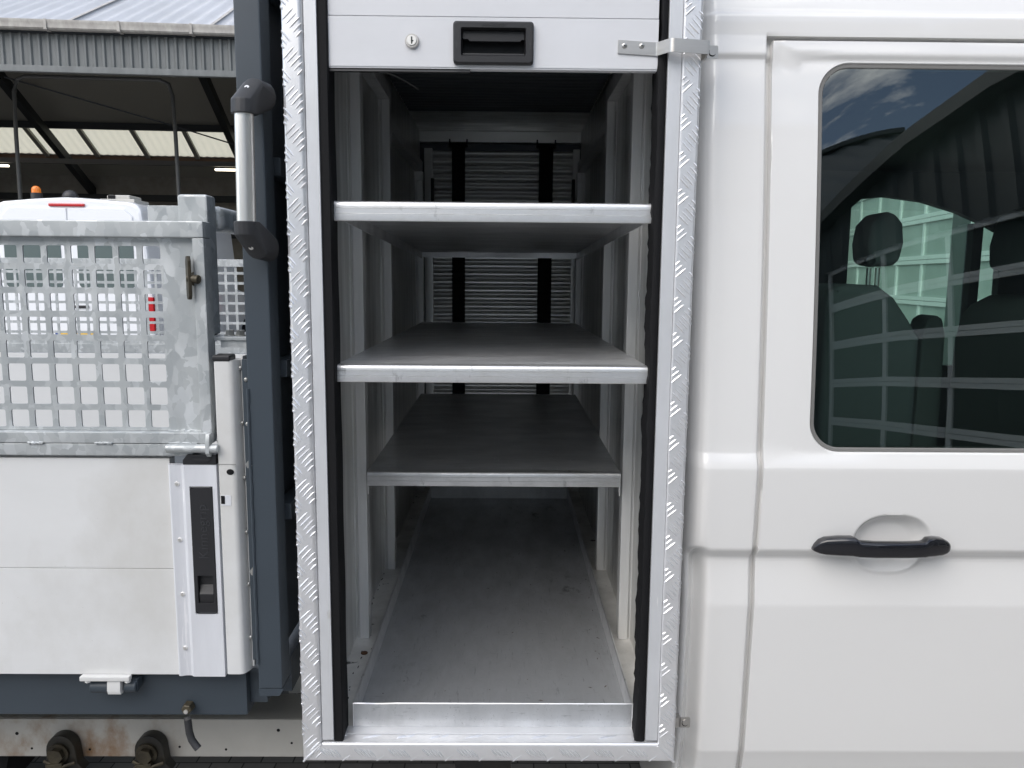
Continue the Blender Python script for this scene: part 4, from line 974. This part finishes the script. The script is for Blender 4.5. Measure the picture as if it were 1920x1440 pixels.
build('side_wall', MB().prism([(0, 0), (BY, 0), (BY, zr(BY)), (RY, zr(RY)), (0, EZ-.1)], YZ, HX0-.2, HX0), 'clad', hall, True)
build('side_wall', MB().prism([(0, 0), (BY, 0), (BY, zr(BY)), (RY, zr(RY)), (0, EZ-.1)], YZ, HX1, HX1+.2), 'clad', hall, True)
# fascia of box-profile sheet with gutter and trims
TW = []
x = -14.0
while x < HX1:
    TW += [(x, 0), (x+.065, 0), (x+.085, -.03), (x+.115, -.03)]; x += .135
mb = MB(); mb.grid([[(a, b, z) for a, b in TW] for z in (4.66, 5.14)])
build('fascia', mb, 'clad_light', hall, True, angle=20, norm=False)
build('fascia_trim', MB().box(-14, HX1, -.06, .02, 4.57, 4.665, .006), 'clad_light', hall, True)
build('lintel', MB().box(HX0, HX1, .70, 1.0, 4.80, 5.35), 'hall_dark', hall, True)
gt = MB(); pr = [(-.10, 5.20), (-.10, 5.165), (-.115, 5.15), (-.20, 5.15), (-.225, 5.17), (-.225, 5.23), (-.235, 5.245), (-.235, 5.285)]
gt.grid([[(xx, y, z) for y, z in pr] for xx in (-14, HX1)])
gut = build('gutter', gt, 'gutter', hall, True)
x = -13.3
while x < HX1:
    build('gutter_bracket', MB().box(x-.025, x+.025, -.243, -.09, 5.14, 5.155).box(x-.02, x+.02, -.245, -.232, 5.15, 5.29), 'gutter', gut, True); x += 1.06
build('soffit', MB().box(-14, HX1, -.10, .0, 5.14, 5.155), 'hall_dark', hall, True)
# pipe arch, light rail and tubes
build('pipe_arch', MB().tube([(-8.74, 2.2, 1.0), (-8.72, 2.2, 4.0), (-8.70, 2.2, 4.75), (-8.64, 2.2, 4.95), (-8.50, 2.2, 5.02), (-6.15, 2.2, 5.02), (-6.00, 2.2, 4.95), (-5.94, 2.2, 4.75), (-5.92, 2.2, 4.0), (-5.90, 2.2, 1.0)], .036, 10), 'pipe', hall, True)
build('stay_wire', MB().tube([(-8.85, 2.2, 5.0), (-6.4, 3.4, 4.45), (-3.5, 4.4, 3.7)], .014, 6), 'hall_dark', hall, True)
lr = build('light_rail', MB().box(-16, 1, 8.0, 8.12, 4.28, 4.40), 'pipe', hall, True)
for a in (-12.92, -5.95, -1.0): build('light_tube', MB().box(a-.95, a+.95, 8.02, 8.10, 4.18, 4.225), 'tube_light', lr, True)
for z in (3.05, 4.4): build('wall_rail', MB().box(HX0, HX1, BY-.12, BY-.002, z-.12, z+.12), 'hall_dark', hall, True)

# ------------------------------------------------------------------ wing with glazed sectional doors, right of the truck
wing = thing('workshop_wing', (3.85, -5.0, 0), 'long dark clad workshop wing with white framed glazed sectional doors beyond the cab', 'building', None, -math.atan(.13))
# local frame: y runs along the facade, x points into the building; the facade lies on x = 0
WY0, WY1 = -4.6, 24.0; DH, EH = 2.92, 4.12
TWc = []; y = WY0
while y < WY1: TWc += [(y, 0), (y+.13, 0), (y+.16, -.035), (y+.24, -.035), (y+.27, 0)]; y += .30
TOPW = [(-4.7, 2.95), (-2.6, 3.42), (-1.4, 3.72), (-.3, 3.95), (.8, EH), (40, EH)]
topz = lambda y: lerp(TOPW, y)
mb = MB(); mb.grid([[(b, a, DH) for a, b in TWc], [(b, a, topz(a)) for a, b in TWc]]); build('cladding', mb, 'clad', wing, True, angle=20, norm=False)
ev = MB(); ys = [WY0, -2.6, -1.4, -.3, .8, WY1]
ev.grid([[(x, a, topz(a)+dz) for a in ys] for x, dz in ((.12, -.002), (-.22, -.002), (-.22, .16), (.12, .17), (.12, -.002))]); build('eave', ev, 'clad', wing, True, angle=20)
build('roof', MB().prism([(-.15, EH+.165), (6, EH+2.2), (12, EH+.165)], lambda u, v, d: (u, d, v), 1.0, WY1), 'clad', wing, True)
build('wall', MB().box(.12, 12, WY0, WY0+.2, 0, 2.9).box(.12, 12, WY1-.2, WY1, 0, EH+.1).box(11.8, 12, WY0+.2, WY1-.2, 0, EH+.1), 'clad', wing, True)
build('lining', MB().box(2.2, 2.4, WY0+.25, WY1-.25, 0.01, 2.95), 'hall_dark', wing, True)
build('plinth', MB().box(-.02, .12, WY0, WY1, 0, .12), 'hall_wall', wing, True)
build('cladding', MB().box(-.01, .12, WY0, -2.06, .12, DH), 'clad', wing, True)
y = -2.05; nd = 0
while y+4.9 < WY1:
    d = build('sectional_door', MB().box(.02, .08, y, y+.05, .12, DH).box(.02, .08, y+4.70, y+4.75, .12, DH), 'door_white', wing, True)
    rows_ = 5; ph = (DH-.12)/rows_; PW = .93
    rail = MB()
    for r in range(rows_+1):
        z = .12+r*ph; rail.box(.015, .085, y+.05, y+4.70, max(.12, z-.058), z-.003 if r else .16)
        if r < rows_: rail.box(.015, .085, y+.05, y+4.70, z+.003, z+.058)
    build('door_rail', rail, 'door_white', d, True)
    for c in range(1, 5):
        sb_ = MB()
        for r in range(rows_): sb_.box(.025, .075, y+.05+c*PW-.03, y+.05+c*PW+.03, .12+r*ph+.059, .12+(r+1)*ph-.059)
        build('mullion', sb_, 'door_white', d, True)
    pm = 'dark_pane' if y < 4.5 else 'bright_pane'  # pane colour carries the light: near doors dark, farther ones bright
    for c in range(5):
        for r in range(rows_):
            ya = y+.05+c*PW+(.031 if c else 0); yb = y+.05+(c+1)*PW-(.031 if c < 4 else 0)
            build('pane', MB().box(.045, .052, ya, yb, .12+r*ph+.059, .12+(r+1)*ph-.059), pm, d, True, sm=False)
    build('door_jamb', MB().box(-.01, .12, y+4.76, y+5.18, .12, DH), 'clad', wing, True)
    y += 5.19; nd += 1
lampb = MB().box(-.34, -.04, 2.42, 2.72, 3.62, 3.80, .02).box(-.10, .0, 2.50, 2.64, 3.58, 3.66)
wl = build('wall_lamp', lampb, 'plastic', wing, True); build('lamp_glass', MB().box(-.33, -.06, 2.44, 2.70, 3.606, 3.619), 'door_white', wl, True)

# ------------------------------------------------------------------ building across the yard, seen mirrored in the side window
yard = thing('yard_building', (-6, -7.5, 0), 'low dark corrugated roof across the yard, mirrored in the cab side window', 'building')
WV2 = wave(-16, 13, .45, .04, 4)
mb = MB(); mb.grid([[(x, y, z+h) for x, h in WV2] for y, z in ((0, 4.0), (-2.1, 5.45), (-4.2, 6.9))]); build('roof', mb, 'clad', yard, True, angle=60)
build('ridge_cap', MB().box(-16, 13, -4.35, -4.05, 6.88, 7.0, .02), 'clad', yard, True)
build('wall', MB().box(-16, 13, -8.3, -.2, 0, 3.95), 'door_white', yard, True)  # unseen wall, made white to bounce light into the cabinet
mb = MB(); mb.grid([[(x, y, z+h) for x, h in WV2] for y, z in ((-4.2, 6.9), (-8.5, 4.0))]); build('roof', mb, 'clad', yard, True, angle=60)
